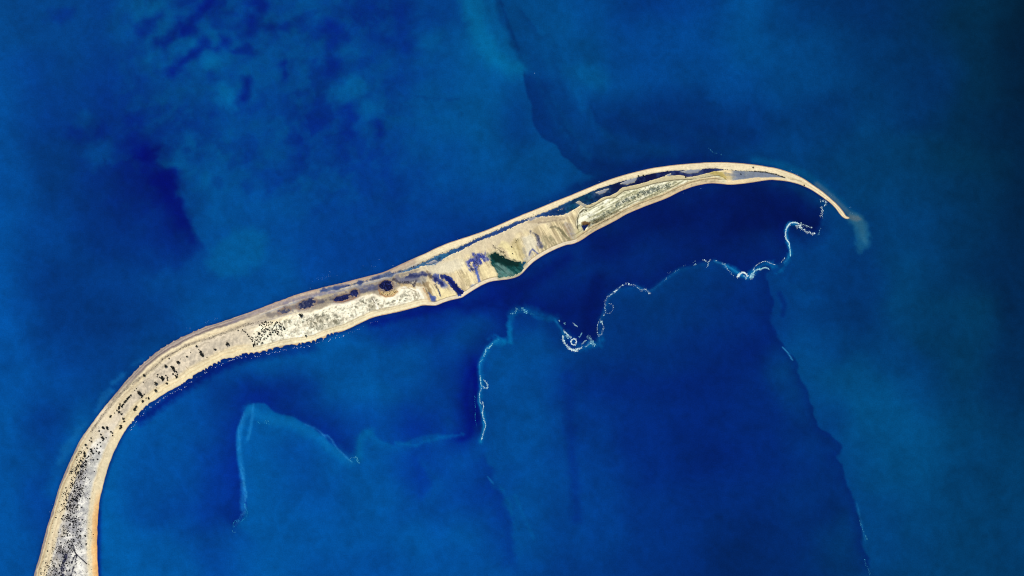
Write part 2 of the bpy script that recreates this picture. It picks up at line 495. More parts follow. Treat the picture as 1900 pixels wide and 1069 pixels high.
P.mix(secC * sstep(0.3, 0.6, fbm(X, Y, 4, 3, 145)) * sstep(14, 18, TU) * (1 - sstep(26, 34, TU)) * sstep(500, 560, X) * 0.6, (96, 98, 128))
P.mix(secC * sstep(0.35, 0.6, fbm(X, Y, 3, 3, 146)) * sstep(13, 17, TU) * (1 - sstep(30, 38, TU)) * sstep(560, 640, X) * 0.6, (206, 192, 156))
P.stroke([(520, 566), (560, 553), (600, 545), (640, 540)], 1.6, (112, 112, 146), 0.5, 1.8, 2.5, 8)
P.stroke([(500, 586), (528, 577), (569, 563), (602, 557), (636, 553), (660, 544), (690, 538), (716, 531)], 4, (112, 108, 112), .6, 3, 5, 55)
P.stroke([(590, 562), (612, 556), (622, 555)], 2.2, (64, 66, 90), .7, 2, 3, 56)
P.stroke([(668, 541), (690, 536), (704, 531)], 2.4, (70, 74, 104), .7, 2, 3.5, 58)
for pl in (POOL_A, POOL_B, POOL_C, POOL_D, POOL_E):       # brown rims and damp ground round the pools
    d = poly_sd(X, Y, pl)
    P.mix(np.exp(-((d + 1.2) / 1.6) ** 2) * 0.7, (150, 118, 92))
    P.mix(sstep(-9, -1, d + nB * 2) * 0.35, (126, 118, 126))
P.stroke([(703, 538), (706, 546), (716, 550), (728, 549), (737, 541)], 1.6, (176, 128, 84), 0.8, 1.2, 0.8)
P.stroke([(620, 559), (640, 559), (655, 555), (662, 549)], 0.9, (150, 104, 84), 0.8, 0.8)
P.stroke([(754, 515), (763, 512), (772, 511), (784, 508), (790, 511)], 3.2, (58, 70, 128), 0.85, 2.0, 3.0, 12)
P.area([(735, 518), (775, 508), (790, 512), (788, 526), (770, 522), (750, 526), (736, 530)], (108, 112, 130), 0.7, 3, 4, 13)
P.area([(700, 530), (676, 527), (664, 534), (690, 538)], (86, 94, 138), 0.6, 3, 3, 14)
P.area([(738, 526), (765, 527), (772, 536), (764, 534), (748, 532)], (198, 170, 118), 0.7, 2, 2, 15)
ib = TL + nB * 0.9
P.mix(secC * (1 - sstep(10, 14, ib)), (242, 228, 190))
P.mix(secC * np.exp(-((TL - 7.5 + nB) / 0.9) ** 2) * 0.4, (206, 180, 134))
P.mix(secC * np.exp(-((TL - 11.5 + nB) / 0.8) ** 2) * 0.5, (158, 138, 104))
P.mix(secC * (1 - sstep(1.0, 2.6, ib)) * 0.6, (190, 152, 108))

# section D: washover flats streaked from the lagoon to the bay; streak tones also paint in the folds' light and dark
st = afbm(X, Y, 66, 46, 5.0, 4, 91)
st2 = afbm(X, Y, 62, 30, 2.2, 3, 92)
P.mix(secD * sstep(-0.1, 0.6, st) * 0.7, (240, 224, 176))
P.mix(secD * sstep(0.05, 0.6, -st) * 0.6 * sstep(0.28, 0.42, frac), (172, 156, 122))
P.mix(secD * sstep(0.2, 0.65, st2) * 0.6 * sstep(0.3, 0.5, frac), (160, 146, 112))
P.mix(secD * (1 - sstep(0.30, 0.48, frac + nB * 0.1)) * 0.7, (208, 194, 166))
P.mix(secD * (1 - sstep(840, 880, X)) * sstep(0.2, 0.7, -nC) * 0.25, (240, 230, 200))
P.area(z1([(720, 390), (840, 350), (1000, 300), (1200, 250), (1190, 400), (1050, 450), (900, 470), (780, 450)], 680, 440, 6.68), (214, 205, 180), 0.6, 5, 3, 16)
brk = sstep(-0.15, 0.25, fbm(X, Y, 5, 4, 141))
brk2 = sstep(0.05, 0.45, afbm(X, Y, 62, 10, 3.2, 3, 142) + 0.5 * nC)
SP = z1([(1240, 310), (1300, 290), (1330, 210), (1400, 210), (1470, 190), (1470, 260), (1420, 300), (1400, 380), (1350, 440), (1290, 380)], 680, 440, 6.68)
P.area(SP, (96, 102, 168), 0.8, 3, 5, 17, brk)
P.area(z1([(40, 690), (110, 610), (200, 600), (270, 620), (300, 680), (200, 720), (140, 760), (110, 800), (70, 760)], 860, 370, 5.94), (96, 106, 172), 0.75, 3, 5, 18, brk)
P.area(SP, (52, 64, 140), 0.75, 3, 5, 57, brk2)
P.area(z1([(40, 690), (110, 610), (200, 600), (270, 620), (300, 680), (200, 720), (140, 760), (110, 800), (70, 760)], 860, 370, 5.94), (52, 66, 150), 0.75, 3, 5, 58, brk2)
P.area(z1([(120, 745), (150, 770), (175, 860), (200, 915), (165, 925), (150, 860)], 860, 370, 5.94), (78, 104, 186), 0.9, 1.2, 0.8, 19)
P.area(z1([(790, 460), (860, 480), (960, 480), (960, 560), (990, 600), (900, 600), (850, 570), (800, 500)], 680, 440, 6.68), (66, 82, 150), 0.85, 2.5, 5, 20, brk)
P.area(z1([(880, 560), (1000, 590), (1060, 660), (940, 640)], 680, 440, 6.68), (150, 158, 190), 0.6, 3, 4, 21)
P.area(z1([(790, 720), (850, 740), (880, 810), (820, 800)], 680, 440, 6.68), (70, 92, 168), 0.8, 1.6, 3, 22)
P.area(z1([(920, 770), (980, 760), (1100, 740), (1000, 790), (940, 790)], 680, 440, 6.68), (176, 178, 194), 0.7, 2, 2, 23)
P.area(z1([(1290, 600), (1380, 570), (1430, 560), (1330, 620), (1290, 650)], 680, 440, 6.68), (110, 136, 196), 0.8, 1.5, 2, 24)
for a, b in (((845, 590), (910, 700)), ((760, 640), (800, 760)), ((700, 560), (760, 700)), ((1240, 480), (1265, 600)), ((1210, 470), (1250, 560)), ((740, 400), (790, 500)), ((860, 620), (935, 760))):
    P.stroke(z1([a, b], 680, 440, 6.68), 1.1, (104, 92, 72), 0.55, 1.0, 1.4, a[0])
P.area(z1([(700, 350), (740, 350), (830, 400), (850, 480), (880, 570), (850, 560), (800, 450), (750, 400)], 860, 370, 5.94), (112, 112, 140), 0.7, 2, 4, 25, brk)
P.area(z1([(530, 480), (570, 430), (620, 440), (660, 560), (690, 660), (640, 680), (590, 640), (550, 560)], 860, 370, 5.94), (196, 180, 132), 0.7, 3, 2, 26)
P.area(z1([(650, 420), (740, 380), (800, 470), (820, 600), (760, 550), (720, 640), (690, 600)], 860, 370, 5.94), (222, 214, 190), 0.8, 3, 2, 27)
P.stroke(z1([(725, 620), (740, 570), (760, 550), (790, 575), (830, 610)], 860, 370, 5.94), 1.3, (90, 100, 150), 0.85, 1.0, 0.6, 28)
P.stroke(z1([(680, 660), (720, 650), (760, 600)], 860, 370, 5.94), 2.5, (186, 182, 172), 0.7, 2, 1)
P.stroke(z1([(960, 310), (1010, 300), (1060, 330), (1110, 400), (1160, 450)], 860, 370, 5.94), 1.8, (128, 122, 98), 0.75, 1.6, 1.0, 29)
for a, b in (((900, 410), (1000, 540)), ((860, 430), (910, 580)), ((960, 400), (1030, 500)), ((840, 520), (880, 580)), ((1100, 280), (1180, 440)), ((1040, 340), (1120, 470))):
    P.stroke(z1([a, b], 860, 370, 5.94), 1.4, (142, 136, 108), 0.6, 1.4, 1.2, b[0])
P.area(z1([(1130, 270), (1180, 290), (1250, 400), (1300, 440), (1200, 460), (1160, 380)], 860, 370, 5.94), (150, 144, 142), 0.6, 3, 4, 30)
P.area(z1([(1190, 380), (1230, 360), (1290, 400), (1300, 430), (1200, 460)], 860, 370, 5.94), (132, 136, 170), 0.7, 2.5, 3, 31)
P.area(z1([(700, 250), (900, 190), (1080, 190), (1150, 210), (1050, 230), (900, 240), (780, 270)], 860, 370, 5.94), (176, 158, 130), 0.6, 2.5, 2, 32)
P.area(z1([(390, 520), (470, 560), (560, 640), (640, 680), (560, 600), (500, 480), (430, 450)], 860, 370, 5.94), (232, 218, 162), 0.7, 3, 2, 33)

o3 = (631, 353, 3.942)
P.area(z1([(690, 720), (760, 720), (840, 770), (780, 795), (720, 800)], *o3), (242, 224, 168), .75, 3, 3, 60)
P.area(z1([(1010, 560), (1060, 540), (1130, 590), (1150, 640), (1050, 650), (1030, 620)], *o3), (240, 222, 170), .7, 3, 2, 61)
P.area(z1([(880, 620), (960, 600), (1000, 660), (940, 710)], *o3), (236, 218, 168), .6, 4, 2, 62)
P.area(z1([(1200, 400), (1290, 420), (1330, 520), (1250, 500)], *o3), (238, 222, 164), .7, 3, 2, 63)
P.area(z1([(700, 560), (780, 530), (900, 500), (930, 540), (800, 600), (720, 600)], *o3), (226, 216, 188), .6, 4, 3, 64)
for pts, c_, w_, a_, r_ in (([(655, 622), (690, 640), (720, 668), (745, 690)], (26, 38, 104), 3.2, .9, 3.5), ([(740, 628), (770, 635), (800, 655)], (20, 30, 96), 2.6, .9, 2.5), ([(700, 690), (720, 735), (735, 775)], (66, 74, 110), .9, .8, 1.5), ([(650, 750), (680, 790), (705, 822)], (62, 82, 150), 1.6, .7, 3),
                            ([(480, 640), (520, 630), (560, 625)], (40, 48, 96), 2.6, .85, 3), ([(580, 625), (600, 612), (625, 622)], (36, 46, 100), 2.8, .85, 2.5), ([(395, 650), (440, 676), (500, 670), (540, 692), (555, 662)], (72, 68, 82), 1.8, .75, 3), ([(640, 600), (670, 640)], (120, 104, 84), 1.5, .6, 2),
                            ([(420, 640), (480, 655), (560, 650)], (112, 112, 136), 3, .6, 4), ([(560, 690), (600, 700), (640, 690), (660, 740)], (150, 126, 92), 2.2, .6, 3), ([(610, 720), (640, 770), (655, 815)], (206, 160, 112), 1.4, .6, 1.5),
                            ([(945, 530), (960, 580), (990, 590)], (44, 54, 120), 2.2, .7, 3.5), ([(985, 470), (1010, 500), (990, 540)], (64, 74, 140), 2.4, .65, 3.5), ([(1090, 480), (1110, 510), (1130, 560)], (40, 84, 92), 1.8, .8, 2.5), ([(1120, 420), (1170, 440), (1220, 490), (1290, 520)], (90, 88, 72), 1.2, .6, 2.2),
                            ([(1395, 300), (1430, 320), (1455, 370), (1475, 415)], (82, 86, 108), 2.4, .75, 3), ([(1480, 330), (1510, 400), (1500, 420)], (150, 142, 112), 1.6, .7, 1.5), ([(1530, 340), (1560, 390), (1580, 400)], (142, 136, 104), 1.4, .7, 1.5), ([(1600, 280), (1650, 330), (1690, 370)], (118, 114, 86), 1.6, .75, 1.5),
                            ([(1660, 250), (1690, 310), (1720, 350)], (150, 130, 104), 1.4, .6, 1.5), ([(1640, 260), (1680, 330), (1700, 375)], (176, 146, 116), 1.0, .6, 1.0), ([(1290, 380), (1310, 450), (1330, 510)], (176, 160, 112), 1.2, .7, 1.5), ([(1260, 400), (1290, 470), (1300, 500)], (186, 170, 120), 1.0, .6, 1.2),
                            ([(1340, 430), (1365, 490), (1385, 540)], (172, 166, 150), 2.4, .7, 1.5), ([(1450, 240), (1560, 225), (1640, 215)], (140, 126, 108), 1.2, .6, 1.6), ([(900, 630), (920, 680), (930, 700)], (168, 152, 116), 1.2, .6, 1.5), ([(925, 600), (945, 660), (955, 700)], (176, 158, 120), 1.0, .6, 1.4),
                            ([(690, 545), (720, 520), (740, 515)], (70, 92, 140), 1.0, .7, 1.2), ([(640, 550), (690, 540)], (110, 140, 168), 1.6, .6, 2)):
    P.stroke(z1(pts, *o3), w_, c_, a_, w_ * .9, r_, int(pts[0][0]) + 3)
P.area(z1([(296, 735), (320, 750), (390, 735), (415, 715), (412, 745), (390, 768), (340, 774), (305, 758)], *o3), (214, 184, 126), .85, 1.5, 1.5, 65)

# section E: dune ridge with terraces, grey-green plants, yellow east end
duneE = smooth([(1068, 418), (1070, 402), (1074, 391), (1083, 384), (1092, 386), (1112, 376), (1127, 368), (1142, 366), (1158, 354), (1182, 350), (1212, 341), (1250, 334), (1280, 333), (1302, 330), (1326, 326), (1340, 327), (1350, 338),
                (1330, 339), (1300, 341), (1262, 352), (1212, 374), (1162, 394), (1112, 420), (1085, 438)], 2, True)
dE = poly_sd(X, Y, duneE) + nB * 1.0
P.mix(secE * (1 - east) * (1 - sstep(-1, 1, dE)) * (TU > 18), (196, 184, 146))
P.mix(secE * sstep(-1, 2, dE), (220, 216, 182))
sE = afbm(X, Y, -27, 30, 2.4, 4, 101)
P.mix(secE * sstep(0, 3, dE) * sstep(-0.15, 0.4, sE) * 0.85, (244, 242, 218))
P.mix(secE * sstep(1, 4, dE) * sstep(0.05, 0.5, -sE + nC * 0.4) * 0.7, (146, 146, 112))
VEG = smooth([(1092, 417), (1112, 405), (1130, 393), (1150, 380), (1175, 367.5), (1200, 357), (1225, 349.5), (1244, 344)], 3)
dv = seg_dist(X, Y, VEG)
vm = (1 - sstep(2.5, 7, dv + nB * 3)) * sstep(1082, 1095, X)
P.mix(vm * sstep(-0.2, 0.4, sE * 0.6 + nC) * 0.8, (118, 126, 118))
P.mix(vm * sstep(0.15, 0.5, nF + sE * 0.5) * 0.6, (66, 76, 72))
P.area([(1096, 412), (1120, 404), (1142, 392), (1146, 388), (1150, 392), (1128, 406), (1104, 420)], (110, 102, 76), 0.6, 3, 5, 34)
P.mix(secE * sstep(0, 3, dE) * sstep(0.4, 0.8, fbm(X, Y, 3, 3, 104)) * 0.5, (98, 100, 80))
ec = poly_sd(X, Y, duneE)
P.mix(secE * np.exp(-((ec - 0.3 + nC * 0.4) / 0.75) ** 2) * (frac < 0.8) * 0.85, (62, 58, 46))
P.mix(secE * np.exp(-((ec - 3.6 + nB * 0.8) / 0.7) ** 2) * (frac < 0.7) * (X < 1120) * 0.6, (110, 108, 84))
P.stroke([(1072, 424), (1071, 408), (1075, 396), (1083, 389), (1088, 391)], 0.8, (50, 50, 44), 0.8, 0.6, 0.6, 3)
P.stroke([(1078, 420), (1075, 408), (1080, 397), (1090, 395)], 1.2, (240, 238, 218), 0.7, 1.0, 0.6, 4)
P.area([(1078, 413), (1085, 410), (1096, 413), (1093, 418), (1082, 418)], (112, 82, 50), 0.9, 1, 1.0, 35)
P.area([(1072, 425), (1080, 414), (1082, 428), (1084, 432), (1076, 440), (1068, 436)], (206, 196, 146), 0.6, 2, 1.5)
P.area([(1084, 431), (1094, 420), (1110, 420), (1096, 430), (1086, 438)], (168, 160, 124), 0.6, 2, 1.5)
P.area([(1310, 320), (1328, 317), (1343, 321), (1350, 330), (1346, 334), (1336, 326), (1320, 324)], (178, 158, 84), 0.75, 2.5, 1.5, 36)
P.area([(1343, 320), (1352, 322), (1362, 331), (1355, 335), (1349, 333)], (180, 164, 116), 0.7, 3, 1.5, 37)
P.area([(1286, 333), (1304, 330), (1330, 328), (1345, 335), (1330, 336), (1300, 338)], (234, 232, 198), 0.6, 2, 2, 38)
P.mix(secE * np.exp(-((TL - 15 + nB * 1.2) / 0.9) ** 2) * (X < 1260) * 0.6, (120, 108, 78))
# outer beach of D, E and the east hook, and the narrow inner beach
bD = np.clip(secD + secE, 0, 1)
lagd = poly_sd(X, Y, LAGOON)
ob = sstep(2, 3, SD) * 0 + 1
obm = bD * (1 - sstep(-0.02, 0.03, (TU - np.interp(X, [790, 860, 950, 1050, 1150, 1250, 1350, 1460, 1600], [11, 11.5, 10.5, 10.5, 11, 10, 14, 16, 40])) / 20))
P.mix(obm, (231, 216, 180))
P.mix(obm * np.exp(-((TU - 4.5 + nC * 0.4) / 0.8) ** 2) * 0.5, (206, 186, 150))
P.mix(obm * np.exp(-((TU - 7.5 + nC * 0.4) / 0.8) ** 2) * 0.35, (212, 192, 156))
P.mix(obm * (1 - sstep(0.6, 2.2, TU)) * 0.8, (176, 150, 124))
P.mix(bD * (1 - sstep(6.0, 7.2, TL + nC * 0.5)) * (X > 795) * (X < 1090), (234, 219, 190))
P.mix(bD * np.exp(-((TL - 7.3 + nC * .4) / 0.7) ** 2) * (X > 800) * (X < 1090) * 0.75, (138, 122, 92))
P.mix(bD * np.exp(-((TL - 3.6 + nC * .4) / 0.5) ** 2) * (X > 800) * (X < 1090) * 0.35, (188, 168, 132))
eb = secE * (X > 1070) * (1 - east)
P.mix(eb * (1 - sstep(10, 13, TL + nB)), (216, 198, 158))
P.mix(eb * np.exp(-((TL - 8.5 + nC * .5) / 0.9) ** 2) * 0.75, (112, 94, 66))
P.mix(eb * np.exp(-((TL - 11 + nC * .5) / 0.6) ** 2) * 0.4, (164, 144, 108))
P.mix(eb * (1 - sstep(3, 5, TL + nC)) * 0.5, (222, 194, 160))
P.mix(bD * (1 - sstep(0.4, 1.6, TL)) * 0.55, (176, 144, 108))
# east hook: grey mudflat and striped beach
md = poly_sd(X, Y, MUD) + nC * 0.5
mm_ = sstep(-0.8, 0.8, md)
P.mix(mm_ * (1 - sstep(1350, 1366, X - (Y - 325) * 0.3)) * 0.0, (0, 0, 0))
P.mix(mm_ * sstep(1352, 1368, X + nB * 4), (124, 134, 152))
P.mix(mm_ * sstep(0.1, 0.6, nB) * 0.4, (150, 154, 148))
P.mix(mm_ * sstep(0.2, 0.6, afbm(X, Y, 8, 30, 5, 3, 113)) * 0.35, (96, 108, 134))
hook = sstep(1450, 1470, X)
P.mix(hook * np.exp(-((frac - 0.55 + nC * 0.04) / 0.06) ** 2) * 0.5, (196, 168, 118))
P.mix(hook * np.exp(-((frac - 0.32) / 0.05) ** 2) * 0.4, (246, 230, 194))
P.mix(hook * np.exp(-((frac - 0.8) / 0.07) ** 2) * 0.5, (244, 226, 186))
P.stroke([(1466, 332), (1478, 334), (1487, 337)], 1.2, (186, 170, 140), 0.8, 1, 0.6)
P.stroke([(1400, 318), (1420, 319.5), (1440, 324), (1456, 329.5)], 0.8, (40, 44, 52), 0.8, 0.7, 0.8, 7)
# pale, bleached look of dry sand
lum = (P.c @ np.array([.3, .59, .11]))[:, None]
P.c = np.where(P.c[:, :1] > P.c[:, 2:] + 18, P.c * 0.88 + lum * 0.12 + np.array([1, 1, 1]), P.c)
P.c = np.where(P.c[:, :1] > P.c[:, 2:], 165 + (P.c - 165) * 1.14, P.c)
gd = poly_sd(X, Y, GREEN)
P.mix(sstep(-5, 0, gd + nB * 2) * 0.6, (138, 142, 118))
# general unevenness
P.mul(1 + nA * 0.035 + nC * 0.045 + nF * 0.03)
P.mix((1 - sstep(0.2, 1.5, E)) * 0.55, (150, 122, 98))     # wet sand at the water's edge
for tg in TONGUES:
    P.area(tg, (136, 142, 158), 0.95, 0.7, 0.6, 44)
P.area(TONGUES[3], (178, 170, 146), 0.8, 1.0, 0.6, 45)

# ------------------------------------------------------------------ height of the spit
Z = np.where(E < 0, E * 0.22, np.minimum(E, 7) * 0.18 + np.clip(E - 7, 0, 20) * 0.02)
dune = secC * sstep(1, 8, dC) * (1 - sstep(0.82, 0.92, frac)) + secE * (1 - east) * sstep(0, 4, ec)
Z = Z + dune * (1.2 + 1.5 * fbm(X, Y, 9, 4, 121) + 0.6 * fbm(X, Y, 3.5, 2, 122))
Z = Z + (base + bend) * sstep(8, 18, np.minimum(TU, TL)) * (0.6 + 0.9 * fbm(X, Y, 11, 4, 123) + 0.35 * fbm(X, Y, 3.5, 2, 124))
Z = Z + bend * sstep(0.5, 4, E) * 0.35 * np.sin(TU * 1.0 + nB) * (TU < 14)
Z = Z + 0.12 * nC * sstep(2, 6, E)
flat_ = secD * sstep(10, 13, TU) * sstep(7, 9, TL)
Z = Z * (1 - flat_ * 0.55) + flat_ * (0.35 + 0.25 * st2 + 0.9 * np.maximum(st, -0.2))
tng = np.zeros(X.shape)
for tg in TONGUES:
    tng = np.maximum(tng, sstep(-1.0, 1.0, poly_sd(X, Y, tg) + nC * 0.6))
raggl = fbm(X, Y, 3.5, 3, 131) * np.where(X < 1060, 1.5, 0.5)
lm = sstep(-0.8, 1.2, lagd + raggl) * (1 - tng)
Z = Z * (1 - lm) + lm * (-0.7)
for pl, rg in zip(POOLS, (4.2, 3.6, 2.2, 2.2, 2.8, 1.9, 2.6, 0.5)):
    pm = sstep(-0.8, 1.2, poly_sd(X, Y, pl) + (fbm(X, Y, 3.5, 3, 132) + 0.7 * afbm(X, Y, -18, 12, 2.6, 3, 133)) * rg * 0.8 + (1.0 if pl is WEDGE else 0.0))
    Z = Z * (1 - pm) + pm * (-0.7)
Z = Z * (1 - mm_) + mm_ * np.minimum(Z, 0.45)


def grid_faces(idm):
    a, b, c, d = idm[:-1, :-1], idm[:-1, 1:], idm[1:, 1:], idm[1:, :-1]
    ok = (a >= 0) & (b >= 0) & (c >= 0) & (d >= 0)
    return np.stack([a[ok], d[ok], c[ok], b[ok]], 1)


V = np.stack([wx(X), wy(Y), Z], 1)
me = mesh_from('spit_terrain', V, grid_faces(idx), albedo(P.c), MAT_SAND)
link('spit_terrain', me, 'long curved pale sand spit with beaches, dunes and washover flats', 'sand spit', kind='structure')

ZMAP = np.full(fine.shape, -9.0)
ZMAP[yy, xx] = Z
SDMAP = np.full(fine.shape, -9.0)
SDMAP[yy, xx] = SD


def ground(x, y):
    i = np.clip(np.round(np.asarray(y, float) - 288 + 3.5).astype(int), 0, H_ - 1)
    j = np.clip(np.round(np.asarray(x, float) + 72 + 3.5).astype(int), 0, W_ - 1)
    return ZMAP[i, j]


def shore(x, y):
    """map units inland from the nearest shore, below zero in the water"""
    i = min(max(int(round(y - 288 + 3.5)), 0), H_ - 1)
    j = min(max(int(round(x + 72 + 3.5)), 0), W_ - 1)
    return SDMAP[i, j]


# ------------------------------------------------------------------ lagoon and pools
def pool(name, poly, paint, label, cat, pad=4, step=1.0, z=0.06):
    p = np.asarray(poly, float)
    x0, y0, x1, y1 = p[:, 0].min() - pad, p[:, 1].min() - pad, p[:, 0].max() + pad, p[:, 1].max() + pad
    gx, gy = np.meshgrid(np.arange(x0, x1 + step, step), np.arange(y0, y1 + step, step))
    k = poly_sd(gx.ravel(), gy.ravel(), p).reshape(gx.shape) > -pad
    idm = -np.ones(gx.shape, np.int64)
    idm[k] = np.arange(k.sum())
    x, y = gx[k], gy[k]
    Q = Paint(x, y, (20, 40, 90))
    paint(Q, x, y)
    v = np.stack([wx(x), wy(y), np.full(x.shape, z)], 1)
    me = mesh_from(name, v, grid_faces(idm), albedo(Q.c), MAT_POOL)
    return link(name, me, label, cat, kind='structure')


def paint_lagoon(Q, x, y):
    xs = [640, 700, 780, 820, 850, 870, 900, 960, 1000, 1030, 1055, 1080, 1110, 1130, 1160, 1200, 1240, 1280, 1310, 1350]
    cs = [(96, 116, 146), (92, 118, 150), (62, 106, 144), (38, 98, 140), (34, 78, 130), (22, 50, 110), (30, 62, 125), (34, 66, 125), (26, 60, 118), (8, 44, 96), (8, 66, 104), (6, 62, 92),
          (6, 40, 84), (6, 28, 74), (6, 16, 62), (8, 14, 62), (22, 30, 78), (48, 54, 104), (34, 42, 92), (44, 58, 104)]
    cs = np.array(cs, float)
    w = x + fbm(x, y, 14, 3, 151) * 9
    Q.c = np.stack([np.interp(w, xs, cs[:, k]) for k in range(3)], 1)
    n = fbm(x, y, 7, 4, 152)
    Q.mix(sstep(0.2, 0.7, n) * 0.35, (60, 92, 140))
    Q.mix(sstep(0.1, 0.6, -n) * 0.4, (6, 16, 60))
    e = poly_sd(x, y, LAGOON)
    Q.mix((1 - sstep(0.5, 3, e + n)) * 0.35 * (x < 1060), (112, 138, 176))
    for tg in TONGUES:
        Q.mix(sstep(-6, 0, poly_sd(x, y, tg) + n * 2) * 0.5, (64, 84, 116))
    Q.mul(1 + fbm(x, y, 2.5, 2, 153) * 0.10)


pool('lagoon_water', LAGOON, paint_lagoon, 'long dark blue lagoon channel behind the outer beach of the spit', 'lagoon')


def paint_green(Q, x, y):
    Q.c[:] = (16, 70, 70)
    s = afbm(x, y, 42, 16, 2.2, 3, 161)
    o = (860, 370, 5.94)
    Q.area(z1([(380, 900), (370, 830), (345, 760), (335, 715), (390, 690), (460, 740), (520, 780), (570, 830), (600, 880)], *o), (98, 134, 128), 0.95, 3.5, 1.5, 3)
    Q.mix(sstep(0.0, 0.5, s) * 0.5 * (y > 493), (60, 116, 112))
    Q.area(z1([(255, 600), (335, 570), (405, 590), (460, 630), (560, 670), (610, 690), (600, 730), (500, 745), (420, 715), (350, 690), (310, 640)], *o), (8, 38, 34), 0.95, 2.5, 2.0, 4)
    Q.mix(sstep(0.1, 0.6, -s) * 0.5, (8, 52, 48))
    Q.mix(sstep(964, 975, x + s * 3) * 0.8, (40, 84, 130))
    Q.mix((1 - sstep(908, 914, x)) * 0.5, (16, 78, 84))
    Q.mul(1 + fbm(x, y, 3, 2, 162) * 0.08)


pool('pond_water', GREEN, paint_green, 'green brackish pond, dark at its upper edge and milky below', 'pond')


def paint_wedge(Q, x, y):
    Q.c[:] = (16, 26, 100)
    n = afbm(x, y, 48, 12, 2.5, 3, 171)
    Q.mix(sstep(540, 550, y + n * 4), (48, 78, 166))
    Q.mix((1 - sstep(0, 2.5, poly_sd(x, y, WEDGE))) * 0.5, (92, 118, 190))
    Q.mix(sstep(0.1, 0.5, -n) * 0.5, (8, 12, 58))


pool('pond_water', WEDGE, paint_wedge, 'slanting navy blue pool beside the inner beach, tapering upward', 'pond')


def paint_dark(c1, c2, c3):
    def f(Q, x, y):
        Q.c[:] = c1
        n = fbm(x, y, 3.2, 4, 181)
        Q.mix(sstep(0.0, 0.5, n), c2)
        Q.mix(sstep(0.35, 0.7, fbm(x, y, 2.4, 3, 182)), c3)
    return f


pool('pond_water', DARKPOND, paint_dark((14, 30, 84), (20, 38, 92), (10, 24, 70)), 'tiny triangular navy pond below a brown patch in the dunes', 'pond', 2)
pool('marsh_water', POOL_A, paint_dark((76, 80, 106), (58, 64, 96), (112, 108, 118)), 'faint slate blue marsh pool, first of the row on the narrow part', 'marsh pool', 3)
pool('marsh_water', POOL_B, paint_dark((46, 54, 92), (30, 38, 78), (84, 86, 108)), 'long slate blue marsh pool above a lone black tree', 'marsh pool', 3)
pool('marsh_water', POOL_C, paint_dark((22, 28, 74), (30, 38, 92), (44, 52, 104)), 'elongated dark navy marsh pool touching a round one', 'marsh pool', 2.5)
pool('marsh_water', POOL_D, paint_dark((24, 30, 78), (34, 42, 96), (50, 58, 110)), 'small round dark navy marsh pool', 'marsh pool', 2.5)
pool('marsh_water', POOL_E, paint_dark((12, 16, 56), (18, 26, 82), (40, 50, 112)), 'large round blackish navy marsh pool with scrub along its rim', 'marsh pool', 3)

# ------------------------------------------------------------------ the sea
GB = """75.148 68.140 65.140 80.145 45.135 65.142 70.142 45.125 58.132 75.138 72.135 68.135 56.130 64.138 75.142 58.120 50.108 50.100 46.80 25.45
76.150 66.138 58.135 65.135 70.140 68.142 60.138 55.132 70.138 85.145 70.135 70.138 66.138 68.140 75.142 66.128 55.112 52.105 46.82 25.48
75.152 60.138 52.135 68.142 72.142 70.145 55.135 68.142 72.142 80.145 55.122 72.138 65.135 66.135 68.138 66.128 58.115 52.108 48.85 26.50
75.152 55.132 48.130 58.138 70.145 68.145 45.130 70.142 78.145 80.145 50.118 62.128 50.118 50.115 55.122 58.120 62.120 54.110 48.88 28.55
76.155 58.130 48.125 40.122 78.150 70.148 62.142 58.140 68.142 76.145 72.138 50.112 50.112 45.110 55.115 60.118 64.118 62.112 52.90 30.58
75.155 58.130 48.122 38.118 80.152 74.150 66.145 60.140 62.140 64.138 68.138 50.110 25.95 28.98 25.88 55.115 66.122 62.115 50.92 30.60
78.158 62.138 50.125 50.128 74.152 78.154 66.148 60.142 60.140 55.132 50.125 30.105 38.110 30.100 20.85 50.115 64.125 62.118 52.98 32.64
78.158 55.128 58.132 66.140 72.148 80.155 68.150 62.145 50.130 30.115 40.115 45.115 45.110 45.112 40.108 58.122 55.118 66.120 52.98 32.66
78.158 55.128 55.128 62.138 76.150 76.152 66.148 60.145 45.130 45.130 35.118 30.108 50.120 48.118 42.115 55.118 55.118 66.118 58.100 32.66
78.158 60.135 58.130 68.142 70.148 82.158 80.155 78.152 62.140 75.145 66.138 45.122 45.118 42.116 35.112 62.125 62.125 60.118 60.105 36.72
80.160 68.145 62.135 78.158 60.140 50.135 78.150 82.155 62.142 74.148 58.132 42.120 38.116 36.114 40.116 66.128 76.132 64.122 60.108 38.74
82.160 60.140 85.158 78.155 70.152 78.152 60.142 70.150 45.138 68.145 70.145 50.128 42.120 38.116 40.116 50.118 82.140 76.132 64.112 42.78
80.158 66.145 85.160 76.155 58.150 78.152 72.152 80.155 60.148 70.150 70.145 55.132 42.122 36.114 40.116 48.118 76.138 76.132 64.115 46.82
80.158 64.145 90.165 74.155 56.145 80.158 76.155 82.158 72.152 62.148 72.148 60.138 48.125 42.118 42.115 45.112 70.135 72.128 66.118 48.86
80.158 68.150 88.162 82.158 68.150 82.160 78.155 78.155 82.158 72.152 72.148 60.138 50.126 44.116 40.108 42.108 62.125 68.124 66.118 48.88
80.158 75.155 88.162 84.160 70.152 84.160 74.152 72.150 78.155 76.154 66.142 56.132 48.122 42.112 38.100 40.102 58.118 64.120 64.115 48.88"""
rows = [[tuple(int(q) for q in v.split('.')) for v in r.split()] for r in GB.split('\n')]
GG = np.array(rows, float)                                   # 16 x 20 x 2
GG[:, 19] *= 1.34
GY = np.array([20, 90, 160, 230, 300, 370, 440, 510, 580, 650, 720, 790, 860, 930, 1000, 1055.0])

